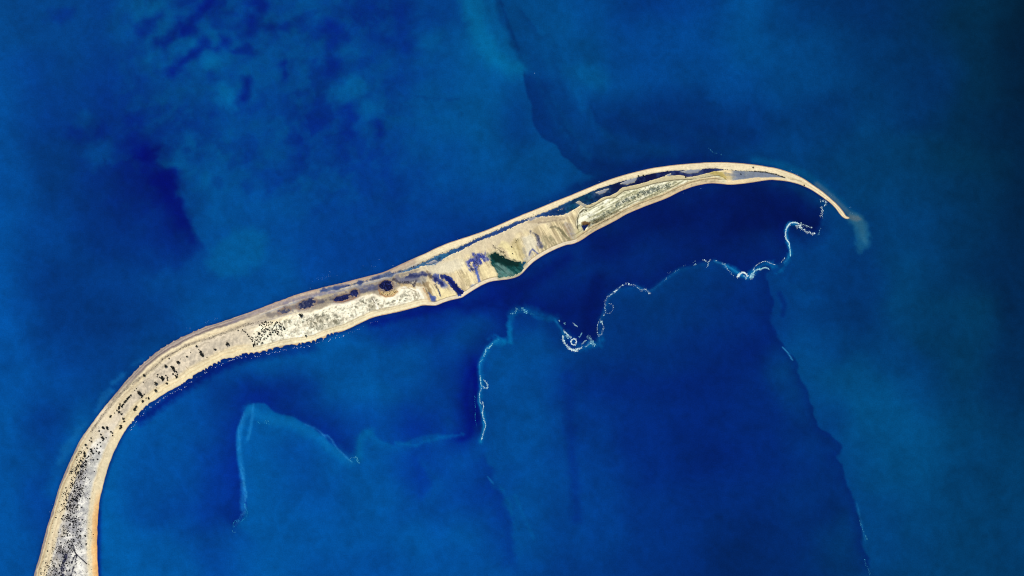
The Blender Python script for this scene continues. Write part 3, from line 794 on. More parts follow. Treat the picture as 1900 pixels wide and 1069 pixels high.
STEP = 2.5
xs = np.concatenate([[-40000, -12000, -4000, -1500, -600, -250, -120], np.arange(-60, 1962, STEP), [2020, 2150, 2500, 3400, 6000, 14000, 42000]])
ys = np.concatenate([[-40000, -12000, -4000, -1500, -600, -250, -120], np.arange(-60, 1132, STEP), [1190, 1320, 1700, 2600, 5000, 13000, 41000]])
sgx, sgy = np.meshgrid(xs, ys)
SX, SY = sgx.ravel(), sgy.ravel()
mx_ = np.clip(SX, -200, 2100); my_ = np.clip(SY, -200, 1270)
qx = np.clip(mx_ + fbm(mx_, my_, 110, 3, 201) * 34, 0, 1899.9)
qy = np.clip(my_ + fbm(mx_, my_, 110, 3, 202) * 34, 20, 1054.9)
fi = np.interp(qy, GY, np.arange(16)); fj = qx / 100.0
i0, j0 = np.clip(fi.astype(int), 0, 14), np.clip(fj.astype(int), 0, 18)
u, v = fj - j0, fi - i0
u, v = (u * u * (3 - 2 * u))[:, None], (v * v * (3 - 2 * v))[:, None]
gb = (GG[i0, j0] * (1 - u) + GG[i0, j0 + 1] * u) * (1 - v) + (GG[i0 + 1, j0] * (1 - u) + GG[i0 + 1, j0 + 1] * u) * v
S = Paint(SX, SY, (0, 0, 0))
S.c[:, 1:] = gb
S.c[:, 0] = 1.0


def front(pts, c_l, L_l, a_l, c_r, L_r, a_r, wob=0, seed=0, endsoft=40, edge=1.5):
    """a water front: one colour on each side of a line, sharp at the line and fading away from it"""
    p = smooth(pts, 3)
    pad = 3 * max(L_l, L_r)
    k = (SX > p[:, 0].min() - pad) & (SX < p[:, 0].max() + pad) & (SY > p[:, 1].min() - pad) & (SY < p[:, 1].max() + pad)
    x, y = SX[k], SY[k]
    if wob:
        x, y = x + fbm(x, y, 24, 4, 300 + seed) * wob, y + fbm(x, y, 24, 4, 301 + seed) * wob
    d, s = seg_dist(x, y, p, signed=True, want_s=True)
    tot = np.sum(np.hypot(*np.diff(p, axis=0).T))
    e = sstep(0, endsoft, s) * sstep(0, endsoft, tot - s)
    for m, c in ((a_l * np.exp(-(np.maximum(d, 0) / L_l) ** 1.5) * sstep(-edge, edge, d), c_l), (a_r * np.exp(-(np.maximum(-d, 0) / L_r) ** 1.5) * sstep(-edge, edge, -d), c_r)):
        m = np.clip(m * e, 0, 1)[:, None]
        S.c[k] = S.c[k] * (1 - m) + np.asarray(c, float) * m


# cloudy, mottled water of the north-west
mz = (1 - sstep(640, 900, SX)) * (1 - sstep(300, 460, SY))
cl = afbm(SX, SY, -35, 70, 34, 5, 211)
cl2 = fbm(SX, SY, 60, 5, 212)
cl3 = fbm(SX, SY, 26, 5, 213)
S.mix(mz * sstep(0.1, 0.7, cl3) * 0.3 * sstep(150, 300, SX), (0, 88, 150))
S.mix(mz * sstep(0.1, 0.7, -cl3) * 0.3 * sstep(150, 300, SX), (0, 42, 130))
S.mix(mz * sstep(0.05, 0.6, cl + cl2 * 0.4) * 0.3 * sstep(150, 300, SX), (0, 90, 152))
S.mix(mz * sstep(0.15, 0.7, -cl + cl2 * 0.5) * 0.22 * sstep(120, 300, SX), (0, 30, 128))
for pts, w, a in ((((395, 0), (375, 25), (360, 50), (340, 60)), 7, .85), (((335, 45), (322, 68), (305, 80), (290, 82)), 9, .8), (((300, 28), (280, 40), (265, 55)), 9, .55), (((415, 80), (400, 92), (380, 85), (360, 98), (340, 112), (320, 135)), 9, .8),
                  (((460, 90), (440, 97), (425, 95)), 6, .6), (((457, 150), (460, 165), (450, 185), (440, 195)), 9, .75), (((475, 5), (485, 10), (470, 30), (465, 50)), 13, .75), (((505, 50), (525, 52)), 8, .6),
                  (((610, 45), (625, 60), (620, 100), (615, 130)), 13, .6), (((527, 118), (530, 138)), 6, .65), (((640, 185), (655, 215), (645, 240)), 14, .65), (((702, 230), (705, 250)), 8, .6),
                  (((395, 145), (392, 140)), 8, .4), (((240, 225), (255, 220)), 10, .5), (((135, 245), (180, 240)), 12, .4), (((125, 25), (100, 35)), 10, .35), (((550, 270), (560, 300)), 14, .35), (((690, 65), (740, 80), (745, 10)), 16, .35)):
    S.stroke(pts, w * .9, (0, 24, 124), a * .95, w * 1.3, 8, int(pts[0][0]))
for cxx, cyy, rx, ry, a in ((393, 115, 13, 10, .7), (420, 180, 14, 26, .7), (380, 50, 10, 22, .5), (345, 88, 24, 8, .6), (650, 165, 36, 24, .6), (690, 200, 22, 22, .45), (350, 255, 16, 18, .5), (270, 15, 24, 14, .45), (280, 110, 28, 22, .3), (640, 100, 20, 14, .35),
                         (800, 75, 26, 18, .35), (340, 300, 18, 22, .5), (378, 340, 14, 14, .4), (440, 470, 60, 40, .5), (160, 230, 18, 16, .3), (180, 285, 26, 26, .3)):
    S.area(ellipse(cxx, cyy, rx, ry, -30), (0, 98, 160), min(1, a * 1.2), 16, 9, int(cxx + cyy))
# dark tongue on the left
front([(268, 255), (290, 268), (300, 275), (285, 300), (300, 318), (318, 318), (325, 340), (322, 350), (340, 375), (352, 405), (365, 430), (385, 462), (392, 480)],
      (0, 82, 150), 40, .35, (0, 22, 114), 66, .8, 12, 3, 60, 9)
S.area(ellipse(265, 288, 26, 20, 20), (0, 10, 112), .8, 18, 12, 5)
S.area(ellipse(305, 332, 20, 14, -10), (0, 12, 112), .7, 14, 10, 6)
S.area(ellipse(318, 372, 17, 50, -28), (0, 16, 113), .75, 20, 10, 6)
S.area(ellipse(250, 265, 22, 22, 0), (0, 16, 116), .5, 20, 12, 8)
# teal plume at the top and the front that leads down to the spit
S.stroke([(868, -40), (878, 20), (895, 70), (918, 105), (945, 128), (962, 128)], 18, (0, 100, 156), .85, 16, 5, 7)
front([(905, -40), (925, 25), (945, 75), (962, 108), (976, 124), (972, 140)], (0, 54, 114), 30, .6, (0, 92, 150), 22, .4, 5, 5, 25, 7)
S.stroke([(928, 0), (945, 50), (962, 92)], 3, (0, 44, 104), .5, 3, 2, 3)
front([(962, 10), (985, 45), (1000, 62), (1025, 62)], (0, 74, 136), 22, .3, (0, 48, 112), 12, .4, 4, 6, 15, 3)
front([(975, 125), (971, 148), (982, 182), (985, 210), (997, 240), (1012, 262), (1032, 268), (1055, 300), (1082, 318), (1110, 332)], (0, 46, 112), 27, .85, (0, 84, 148), 36, .45, 4.0, 7, 22, 2.4)
S.stroke([(1020, 185), (1035, 215), (1060, 250), (1090, 270)], 10, (0, 64, 128), .4, 14, 4, 3)
S.area(ellipse(1095, 140, 32, 16, 25), (0, 88, 146), .7, 18, 6, 9)
front([(1086, 160), (1092, 190), (1098, 220), (1120, 242), (1150, 262), (1190, 285)], (0, 44, 108), 32, .6, (0, 66, 130), 24, .3, 5, 8, 70, 4)
S.stroke([(1150, 220), (1240, 240), (1330, 250), (1390, 255)], 20, (0, 42, 106), .6, 22, 6, 4)
S.stroke([(1105, 305), (1150, 312), (1200, 302)], 10, (0, 36, 100), .6, 12, 3, 4)
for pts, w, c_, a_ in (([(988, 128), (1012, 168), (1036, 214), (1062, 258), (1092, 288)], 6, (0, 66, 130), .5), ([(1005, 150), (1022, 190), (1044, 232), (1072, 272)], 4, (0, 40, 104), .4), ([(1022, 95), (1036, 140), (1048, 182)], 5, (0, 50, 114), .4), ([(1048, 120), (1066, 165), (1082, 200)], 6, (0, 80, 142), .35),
                       ([(1060, 352), (1120, 332), (1190, 309), (1260, 299), (1330, 295)], 7, (0, 34, 98), .65), ([(1120, 245), (1180, 268), (1250, 285)], 8, (0, 62, 122), .35), ([(1130, 200), (1220, 225), (1320, 262)], 9, (0, 58, 120), .3)):  # first stroke here: shadow along the outer shore, painted into the water colour
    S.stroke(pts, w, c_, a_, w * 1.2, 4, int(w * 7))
S.stroke([(1030, 85), (1040, 115)], 5, (0, 52, 112), .4, 5, 2, 4)
S.area([(990, 60), (1060, 30), (1130, 110), (1110, 160), (1040, 150)], (0, 78, 138), .35, 24, 8, 10)
# dark edge at the far right
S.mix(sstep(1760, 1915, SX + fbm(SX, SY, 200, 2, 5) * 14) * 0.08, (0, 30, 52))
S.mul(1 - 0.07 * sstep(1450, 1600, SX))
# bay: dark water behind the foam line, lighter water outside
FOAM_LINE = [(1530, 372), (1527, 400), (1520, 434), (1500, 430), (1478, 416), (1464, 414), (1458, 430), (1462, 450), (1466, 470), (1455, 488), (1438, 492), (1415, 490), (1400, 500), (1388, 514), (1375, 510), (1350, 494), (1325, 484), (1300, 490),
             (1260, 500), (1232, 520), (1205, 540), (1180, 530), (1150, 535), (1130, 550), (1122, 575), (1112, 600), (1112, 632), (1095, 638), (1068, 650), (1050, 640), (1046, 618), (1030, 594), (1000, 588), (975, 575), (952, 580), (946, 600), (945, 635), (925, 630), (905, 645), (890, 678),
             (893, 712), (889, 745), (896, 770), (898, 792), (892, 820)]
front(FOAM_LINE, (0, 64, 132), 46, .5, (0, 20, 98), 42, .65, 2.0, 12, 25, 3.5)
S.area(ellipse(1470, 400, 60, 34, 25), (0, 12, 70), .65, 30, 6, 11)
S.stroke([(1100, 470), (1200, 420), (1300, 385), (1420, 365), (1480, 380)], 20, (0, 22, 92), .6, 26, 5, 12)
S.stroke([(870, 570), (940, 545), (990, 520), (1050, 480)], 12, (0, 20, 104), .6, 16, 4, 13)
front([(905, 660), (880, 690), (872, 740), (878, 790), (870, 815), (830, 822)], (0, 16, 118), 14, .3, (0, 14, 118), 26, .8, 2, 13, 30, 6)
S.stroke([(884, 690), (882, 740), (884, 780)], 7, (0, 12, 112), .8, 8, 2, 13)
S.area([(905, 665), (960, 640), (1005, 600), (1020, 700), (1000, 820), (960, 860), (910, 830)], (0, 76, 148), .55, 26, 6, 14)
S.stroke([(1090, 610), (1096, 560), (1110, 520)], 14, (0, 18, 88), .6, 14, 3, 15)
S.stroke([(1055, 700), (1058, 800), (1065, 880), (1070, 960)], 9, (0, 40, 126), .5, 10, 5, 16)
# light plume lines of the southern bay
front([(432, 985), (452, 955), (457, 930), (448, 880), (440, 840), (440, 800), (452, 768), (462, 752), (490, 748), (510, 765), (545, 775), (580, 795), (605, 815), (630, 838), (655, 858)], (0, 30, 128), 34, .65, (0, 92, 166), 44, .75, 2, 15, 20, 2.5)
front([(655, 858), (662, 835), (668, 805), (685, 798), (705, 815), (735, 825), (775, 812), (830, 805)], (0, 60, 146), 22, .35, (0, 96, 164), 18, .55, 2, 16, 15, 4)
S.stroke([(450, 945), (452, 905), (446, 860), (442, 815), (452, 775), (468, 758)], 4.5, (18, 114, 190), .7, 4, 1.5, 17)
S.stroke([(462, 760), (490, 775), (540, 785), (590, 810), (620, 835), (650, 857)], 9, (8, 108, 178), .6, 10, 3, 18)
for pts, a_ in (([(437, 975), (447, 958), (456, 948), (454, 932), (457, 918), (452, 895), (447, 870)], .6), ([(441, 835), (446, 822), (442, 800), (448, 782), (453, 764)], .35), ([(598, 806), (612, 812), (624, 830), (640, 846), (652, 858)], .5), ([(456, 930), (452, 900), (454, 880), (447, 860)], .4), ([(566, 787), (590, 798), (604, 812)], .35)):
    S.stroke(smooth(pts, 3), 1.1, (52, 146, 212), a_, 1.8, 1.2, int(pts[0][0]))
S.stroke([(470, 750), (466, 790), (460, 815)], 2.2, (26, 122, 194), .55, 2, 1, 18)
S.stroke([(664, 850), (668, 815), (688, 800)], 7, (0, 104, 168), .5, 8, 2, 19)
S.area(ellipse(600, 1000, 120, 60, 20), (0, 84, 160), .3, 40, 10, 20)
front([(760, 830), (785, 870), (795, 905), (780, 945)], (0, 84, 154), 30, .35, (0, 44, 142), 26, .5, 8, 17, 40, 12)
front([(890, 825), (908, 870), (920, 900), (940, 930), (950, 1000), (960, 1069)], (0, 84, 152), 36, .35, (0, 44, 138), 24, .55, 9, 18, 40, 9)
S.stroke([(905, 885), (915, 897)], 1.4, (20, 110, 180), .7, 1.2, 0.5)
for pts, c_, a_ in (([(735, 822), (770, 826), (815, 812), (860, 806)], (0, 102, 170), .45), ([(600, 812), (608, 824), (606, 838)], (10, 110, 180), .4), ([(470, 770), (464, 800), (456, 822)], (24, 120, 192), .35), ([(905, 630), (920, 622), (935, 632)], (0, 96, 164), .5),
                    ([(945, 590), (944, 615), (948, 634)], (10, 104, 172), .4), ([(930, 905), (945, 935), (952, 970)], (0, 92, 160), .4), ([(955, 920), (975, 965), (990, 1000)], (0, 92, 160), .35), ([(880, 560), (1000, 585), (1060, 610)], (0, 22, 98), .3),
                    ([(1118, 628), (1117, 612), (1105, 640), (1085, 646)], (0, 74, 140), .5), ([(772, 180), (810, 184), (850, 184)], (0, 50, 118), .35)):
    S.stroke(pts, 2.4, c_, a_, 3.0, 2.5, int(pts[0][0]))
# the long shear line of the south-east
front([(1458, 486), (1425, 505), (1432, 545), (1428, 590), (1440, 625), (1458, 645), (1475, 678), (1490, 715), (1508, 752), (1520, 790), (1540, 808), (1560, 832), (1552, 850), (1566, 868), (1570, 900), (1588, 930), (1595, 965), (1600, 1000), (1612, 1040), (1618, 1080)],
      (0, 76, 140), 70, .4, (0, 32, 104), 20, .65, 6, 19, 40, 3.0)
S.stroke([(1590, 935), (1597, 965), (1606, 1005)], 1.2, (30, 110, 170), .5, 1.5, 1)
S.stroke([(1446, 545), (1456, 565), (1452, 585)], 4, (0, 38, 110), .7, 4, 1)
S.stroke([(1453, 645), (1462, 655), (1470, 668)], 1.1, (60, 160, 210), .7, 1.0, 0.3)
S.stroke([(1395, 500), (1340, 640), (1300, 800)], 50, (0, 34, 112), .3, 50, 10, 21)
S.stroke([(1640, 680), (1700, 760), (1660, 860)], 40, (0, 84, 142), .25, 40, 10, 22)
# shallows: teal skirt and sunken bar of the hook, pale banks along the outer beach
S.stroke([(1400, 298), (1450, 307), (1490, 322), (1520, 341), (1545, 362), (1570, 388), (1590, 408)], 7, (4, 80, 132), .7, 7, 1.5, 23)
S.stroke([(1515, 342), (1535, 358), (1555, 376), (1572, 393), (1584, 402)], 4.5, (70, 100, 128), .7, 3.5, 1, 24)
S.area(smooth([(1572, 404), (1580, 396), (1596, 402), (1608, 416), (1614, 435), (1614, 450), (1606, 464), (1594, 468), (1588, 455), (1586, 435), (1580, 418)], 2, True), (20, 88, 134), .9, 5, 3, 25)
S.area(smooth([(1573, 404), (1580, 396), (1594, 401), (1604, 410), (1608, 430), (1606, 450), (1596, 440), (1588, 420)], 2, True), (44, 102, 136), .8, 7, 3, 26)
S.area([(1572, 406), (1578, 397), (1592, 401), (1600, 409), (1590, 411), (1578, 408)], (92, 112, 126), .8, 3, 1.5, 27)
for pts in (((235, 690), (215, 700), (207, 712), (225, 708)), ((215, 722), (190, 730), (183, 745), (176, 775), (186, 760)), ((160, 785), (140, 800), (118, 830), (105, 860), (118, 858), (140, 820)), ((240, 680), (258, 672), (265, 668))):
    S.area(smooth(pts, 2, True), (14, 94, 164), .8, 6, 4, int(pts[0][0]))
S.stroke([(150, 795), (122, 850), (100, 910)], 16, (6, 92, 164), .45, 16, 5, 28)
S.stroke([(210, 845), (200, 900), (196, 1000), (205, 1069)], 16, (0, 92, 166), .45, 18, 4, 29)
S.stroke([(184, 950), (183, 1069)], 4, (0, 40, 150), .5, 4, 1, 29)
S.stroke([(230, 820), (290, 765), (360, 715)], 20, (0, 84, 162), .35, 20, 5, 30)
S.stroke([(260, 780), (330, 728), (400, 685), (440, 668), (520, 655), (580, 645)], 7, (0, 18, 110), .75, 9, 3, 31)
S.stroke([(690, 600), (780, 578), (850, 562)], 7, (0, 18, 118), .7, 9, 3, 32)
S.stroke([(510, 556), (560, 536), (640, 515), (700, 497)], 6, (0, 60, 128), .4, 8, 3, 33)
S.stroke([(880, 428), (980, 387), (1060, 355)], 8, (0, 44, 110), .5, 10, 3, 34)
S.stroke([(640, 625), (560, 660), (500, 680)], 26, (0, 84, 156), .5, 26, 6, 35)
# aerated water beside the foam
for pts, w, a in ((FOAM_LINE, 4, .14), (FOAM_LINE[4:9], 3, .5), (FOAM_LINE[10:16], 4, .5), (FOAM_LINE[31:37], 4, .2), (FOAM_LINE[-9:], 3.5, .45), ([(948, 585), (960, 572), (985, 575), (1010, 584), (1035, 592)], 6, .28), ([(945, 600), (947, 632), (930, 640), (918, 632)], 4, .4),
                  ([(1050, 620), (1062, 632), (1075, 645), (1095, 640)], 6, .35), ([(1096, 636), (1112, 642), (1118, 630)], 4, .35), ([(1462, 470), (1464, 484), (1452, 500), (1440, 508)], 2.5, .4)):
    S.stroke(pts, w, (0, 112, 172), a * 1.15, w * 1.1, 3, int(w * 10))
for pts, a in ((FOAM_LINE[4:10], .7), (FOAM_LINE[12:17], .65), (FOAM_LINE[18:22], .3), (FOAM_LINE[22:27], .3), (FOAM_LINE[28:32], .45), (FOAM_LINE[37:], .6)):
    S.stroke(smooth(pts, 3), 1.2, (40, 150, 205), a, 2.2, .6, 5)
S.stroke(UPs[(UPs[:, 0] > 60) & (UPs[:, 0] < 1440)], 3.0, (0, 40, 104), .42, 3.5, 1, 41)
S.stroke(LOs[(LOs[:, 0] > 178) & (LOs[:, 0] < 1540)], 3.5, (0, 18, 92), .5, 4, 1, 42)
# soft irregularity and fine wind texture of the whole sea
big = fbm(mx_, my_, 70, 4, 221); mid = fbm(mx_, my_, 18, 3, 222); fin = fbm(mx_, my_, 7, 2, 223)
wxx, wyy = mx_ + fbm(mx_, my_, 60, 3, 224) * 30, my_ + fbm(mx_, my_, 60, 3, 225) * 30
wis = 1 - np.abs(fbm(wxx, wyy, 46, 4, 226)) * 2.2
S.mul(1 + big * 0.05 + mid * 0.035 + fin * 0.03 + np.clip(wis, -1, 1) * 0.03)
S.mul(0.97 - 0.03 * (1 - sstep(300, 1000, SX)) * (1 - sstep(500, 800, SY)))
S.c[:, 0] = np.maximum(S.c[:, 0], 0)
rip = sstep(960, 1120, SX) * (1 - sstep(1480, 1640, SX)) * (1 - sstep(180, 300, SY)) * sstep(-0.5, 0.4, fbm(mx_, my_, 90, 3, 231))
rip = np.clip(0.10 + 0.6 * rip, 0, 1)
sid = np.arange(len(SX)).reshape(sgx.shape)
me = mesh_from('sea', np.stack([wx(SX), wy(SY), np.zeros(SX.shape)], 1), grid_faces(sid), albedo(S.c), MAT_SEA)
ra = me.attributes.new('ripple', 'FLOAT', 'POINT')
ra.data.foreach_set('value', rip.astype(np.float32))
link('sea', me, 'deep blue sea with cloudy plumes and dark shear lines round the spit', 'sea', kind='structure')


# ------------------------------------------------------------------ foam on the water
def lumps(name, x, y, r, h, tint, mat, z0=None, sides=6, squash=0.75, **kw):
    """many small low mounds in one mesh (what nobody could count)"""
    x, y, r = (np.asarray(a, float) for a in (x, y, r))
    n = len(x)
    z0 = np.zeros(n) if z0 is None else np.asarray(z0, float)
    a = np.linspace(0, 2 * math.pi, sides, endpoint=False)[None, :] + rng.uniform(0, 6, (n, 1))
    rr = r[:, None] * M * rng.uniform(0.65, 1.25, (n, sides))
    th = rng.uniform(0, math.pi, (n, 1)); sq = rng.uniform(squash, 1, (n, 1))
    u, v = rr * np.cos(a), rr * np.sin(a) * sq
    px = u * np.cos(th) - v * np.sin(th) + wx(x)[:, None]
    py = u * np.sin(th) + v * np.cos(th) + wy(y)[:, None]
    top = np.stack([wx(x), wy(y), z0 + r * h * M], 1)[:, None, :]
    mxr, myr = (px + wx(x)[:, None] * 0.8) / 1.8, (py + wy(y)[:, None] * 0.8) / 1.8
    low = np.stack([px, py, np.repeat((z0 - 0.03)[:, None], sides, 1)], 2)
    upr = np.stack([mxr + rng.normal(0, .05, mxr.shape) * r[:, None], myr, np.repeat((z0 + r * h * M * 0.75)[:, None], sides, 1) * rng.uniform(.8, 1.15, mxr.shape)], 2)
    V = np.concatenate([top, upr, low], 1)
    k = 1 + 2 * sides
    F = []
    for i in range(sides):
        j = (i + 1) % sides
        F += [(0, 1 + i, 1 + j), (1 + i, 1 + sides + i, 1 + sides + j), (1 + i, 1 + sides + j, 1 + j)]
    F = np.array(F)[None] + (np.arange(n) * k)[:, None, None]
    tint = np.asarray(tint, float)
    if tint.ndim == 1:
        tint = np.repeat(tint[None], n, 0)
    C = np.repeat(tint[:, None, :], k, 1)
    me = mesh_from(name, V.reshape(-1, 3), F.reshape(-1, 3), C.reshape(-1, 3), mat, False)
    return link(name, me, **kw)


def along(pts, n, jit):
    p = smooth(pts, 4)
    seg = np.hypot(*np.diff(p, axis=0).T)
    cum = np.concatenate([[0], np.cumsum(seg)])
    s = rng.uniform(0, cum[-1], n)
    return np.interp(s, cum, p[:, 0]) + rng.normal(0, jit, n), np.interp(s, cum, p[:, 1]) + rng.normal(0, jit, n)


def foam(specs, label):
    """specs: (points, flecks, jitter, size, whiteness)"""
    X_, Y_, R_, T_ = [], [], [], []
    for pts, n, jit, r, w in specs:
        n = int(n * 2.3)
        a, b = along(pts, n, jit * 1.15)
        X_.append(a); Y_.append(b)
        R_.append(r * 0.52 * rng.lognormal(-0.05, 0.45, n))
        c = albedo(np.array([(10 + 215 * w ** 1.6, 140 + 108 * w, 200 + 52 * w)] * n) * rng.uniform(.85, 1.0, (n, 1)))
        T_.append(c)
    return lumps('sea_foam', np.concatenate(X_), np.concatenate(Y_), np.concatenate(R_), 0.12, np.concatenate(T_), MAT_FOAM,
                 z0=np.full(sum(len(q) for q in X_), 0.03), label=label, cat='foam', group='foam along the water fronts', kind='stuff')


def zf(pts): return pts


# hook end
f1 = z1([(705, 100), (740, 105), (765, 95), (785, 125), (780, 150), (760, 175)], 1430, 360, 7.64)
f2 = z1([(710, 190), (735, 215), (732, 250), (722, 290), (712, 325)], 1430, 360, 7.64)
f3 = z1([(705, 480), (695, 510), (680, 570), (655, 595)], 1430, 360, 7.64)
foam([(f1, 26, .9, .75, .95), (f2, 34, 1.2, .8, .98), (f3, 12, .6, .55, .7)], 'thin trail of white foam flecks dropping from the inner side of the hook')
g1 = z1([(390, 415), (345, 405), (290, 410), (260, 440), (225, 490), (212, 545), (212, 600), (225, 645), (260, 690), (265, 720)], 1430, 360, 7.64)
g2 = z1([(265, 730), (275, 790), (280, 880)], 1430, 360, 7.64)
g3 = z1([(380, 460), (410, 450), (440, 490)], 1430, 360, 7.64)
g4 = z1([(430, 420), (500, 455), (550, 460), (590, 480)], 1430, 360, 7.64)
g5 = z1([(440, 480), (500, 540), (560, 550), (610, 565)], 1430, 360, 7.64)
foam([(g1, 170, .5, .9, .95), (g2, 80, .35, .7, .8), (g3, 50, 2.0, .9, 1.0), (g4, 22, .8, .75, .95), (g5, 34, 1.2, .85, 1.0)], 'thick white foam band bent round like a shepherd\'s crook')
o = (1220, 460, 7.31)
h1 = z1([(1085, 395), (1110, 365), (1150, 335), (1190, 345), (1222, 390)], *o)
h2 = z1([(1250, 410), (1270, 365), (1300, 335), (1350, 295), (1400, 290), (1450, 268), (1490, 275), (1515, 295)], *o)
h3 = z1([(1295, 310), (1320, 260), (1360, 225), (1420, 188), (1480, 185), (1540, 212), (1600, 230)], *o)
h4 = z1([(1170, 370), (1195, 400), (1205, 430)], *o)
h5 = z1([(1265, 420), (1290, 390), (1310, 350)], *o)
h6 = z1([(1080, 395), (1105, 370)], *o)
foam([(h1, 110, .6, 1.0, 1.0), (h6, 26, .9, 1.1, 1.0), (h2, 120, .6, .8, .85), (h3, 46, .4, .65, 1.0), (h4, 16, .7, .6, .9), (h5, 40, 1.2, .7, .85), (z1([(1670, 205), (1695, 175), (1720, 140)], *o), 10, .4, .6, .95)], 'white foam waves joined in a W between the crook and the dotted line')
h7 = z1([(620, 160), (660, 180), (690, 195), (720, 150)], *o)
h8 = z1([(690, 195), (685, 235), (662, 270)], *o)
foam([(h7, 22, .5, .65, .95), (h8, 14, .4, .6, .9), (z1([(790, 175), (800, 172)], *o), 6, .3, .7, .9), (z1([(875, 210), (920, 225), (925, 255), (975, 320), (1035, 385)], *o), 26, .8, .65, .9), (z1([(490, 240), (520, 215)], *o), 7, .5, .6, .85),
      (z1([(100, 470), (150, 340), (250, 320), (360, 240), (500, 185), (565, 155)], *o), 10, .8, .55, .8)], 'sparse dotted line of small white foam flecks with a Y shape')
o = (1020, 480, 5.627)
k1 = z1([(1040, 365), (1000, 320), (960, 335), (930, 310), (890, 275), (840, 270), (800, 260), (740, 290), (690, 340), (640, 370), (600, 400)], *o)
k2 = z1([(600, 400), (580, 450), (575, 500), (580, 560), (560, 590)], *o)
k3 = z1([(610, 470), (660, 480), (655, 540), (620, 575), (590, 560)], *o)
k4 = z1([(530, 630), (500, 690), (495, 760), (515, 815)], *o)
k5 = z1([(540, 660), (560, 710), (550, 770), (520, 800)], *o)
foam([(k1, 95, .8, .65, .95), (z1([(700, 330), (670, 350)], *o), 24, .6, .8, 1.0), (z1([(1030, 365), (1050, 360)], *o), 12, .8, .7, 1.0), (k2, 30, .8, .6, .95), (k3, 24, .6, .6, .95), (k4, 26, .4, .55, .95), (k5, 26, .7, .6, .95), (z1([(530, 670), (550, 660)], *o), 12, .8, .7, .9)],
     'long winding chain of white foam dots with two loops')
r1 = z1([(235, 840), (265, 840), (280, 870), (265, 900), (235, 895), (222, 865), (235, 840)], *o)
r2 = z1([(145, 755), (185, 790), (220, 830)], *o)
r3 = z1([(140, 800), (140, 850), (170, 900), (215, 945), (260, 955), (310, 940), (340, 925)], *o)
r4 = z1([(330, 900), (355, 875), (380, 850)], *o)
foam([(r1, 80, .5, .85, 1.0), (r2, 46, .8, .8, .95), (r3, 130, .9, .85, .98), (z1([(200, 940), (250, 955), (290, 965)], *o), 40, 1.0, .8, 1.0), (r4, 22, .5, .6, .9), (z1([(175, 800), (195, 830)], *o), 16, 1.0, .7, .8)], 'bright spiral foam curl with a white ring in its centre')
foam([(z1([(405, 815), (440, 870), (470, 905)], *o), 60, 1.8, .65, .8), (z1([(375, 925), (410, 890), (440, 880)], *o), 22, .8, .6, .85)], 'small cyan white foam tuft right of the spiral curl')
foam([(z1([(95, 640), (105, 655)], *o), 8, .4, .65, .9), (z1([(150, 670), (165, 685)], *o), 8, .8, .6, .75), (z1([(240, 675), (260, 690), (290, 710)], *o), 18, .5, .65, .9), (z1([(340, 770), (320, 800), (310, 825)], *o), 18, .7, .65, .75)], 'few loose white foam flecks above the spiral curl')
o = (840, 540, 3.563)
m1 = z1([(380, 150), (415, 145), (420, 115), (440, 130)], *o)
m2 = z1([(455, 110), (475, 130), (490, 145)], *o)
foam([(m1, 18, .7, .7, .7), (m2, 34, 1.1, .75, .65), (z1([(510, 145), (540, 160)], *o), 12, 1.6, .5, .35)], 'cyan foam tuft on a pale water shelf off the flats')
v1 = z1([(265, 345), (245, 375), (225, 380), (215, 410), (205, 430)], *o)
v2 = z1([(200, 450), (180, 470), (175, 490)], *o)
v3 = z1([(180, 560), (185, 600), (190, 625), (210, 635)], *o)
v4 = z1([(205, 590), (225, 610), (230, 640), (200, 640)], *o)
v5 = z1([(190, 640), (178, 680), (180, 730), (192, 750)], *o)
v6 = z1([(195, 730), (203, 765), (198, 800), (202, 840), (218, 885), (205, 930), (190, 985)], *o)
foam([(v1, 50, .5, .7, .75), (v2, 14, .5, .6, .6), (v3, 44, .4, .65, .85), (v4, 44, .7, .75, .9), (v5, 44, .4, .6, .85), (v6, 110, .4, .7, .92)], 'ragged upright white foam streak with a barb halfway down')
foam([(z1([(145, 690), (150, 790), (148, 840), (158, 895)], *o), 40, .3, .45, .25)], 'very faint thread of foam left of the upright streak')
o = (400, 720, 3.819)
foam([(z1([(945, 510), (960, 495), (980, 495), (1000, 490), (1010, 515)], *o), 20, .4, .5, .6), (z1([(995, 480), (1000, 510), (1020, 540)], *o), 16, .5, .5, .5), (z1([(955, 515), (970, 525)], *o), 8, .4, .45, .5)], 'small pale foam scribble at the end of the light plume')
foam([(z1([(355, 230), (362, 255)], *o), 8, .3, .45, .45), (z1([(370, 225), (380, 258)], *o), 8, .3, .45, .45), (z1([(292, 232), (312, 250)], *o), 8, .4, .4, .3), (z1([(340, 235), (350, 250)], *o), 6, .3, .4, .3)], 'faint comb of short pale foam dashes in the plume')
foam([(z1([(200, 800), (205, 840), (225, 875), (215, 915), (185, 945)], *o), 50, .4, .42, .18), (z1([(180, 950), (150, 940), (130, 955), (125, 985)], *o), 40, .7, .42, .22), (z1([(115, 1010), (125, 1022), (140, 1022)], *o), 12, .4, .45, .5)], 'thin pale blue foam thread winding down the western plume edge')
foam([(z1([(675, 655), (690, 695), (705, 735), (735, 800)], 1425, 801, 3.99), 34, .5, .45, .5), (z1([(715, 940), (725, 985), (745, 1020), (755, 1065)], 1425, 801, 3.99), 26, .6, .42, .45)], 'pale foam specks on the long shear line near the bottom edge')
foam([(z1([(1460, 35), (1500, 65), (1555, 80)], 950, 267, 4), 14, .6, .45, .5)], 'few white foam specks off the outer beach of the hook')

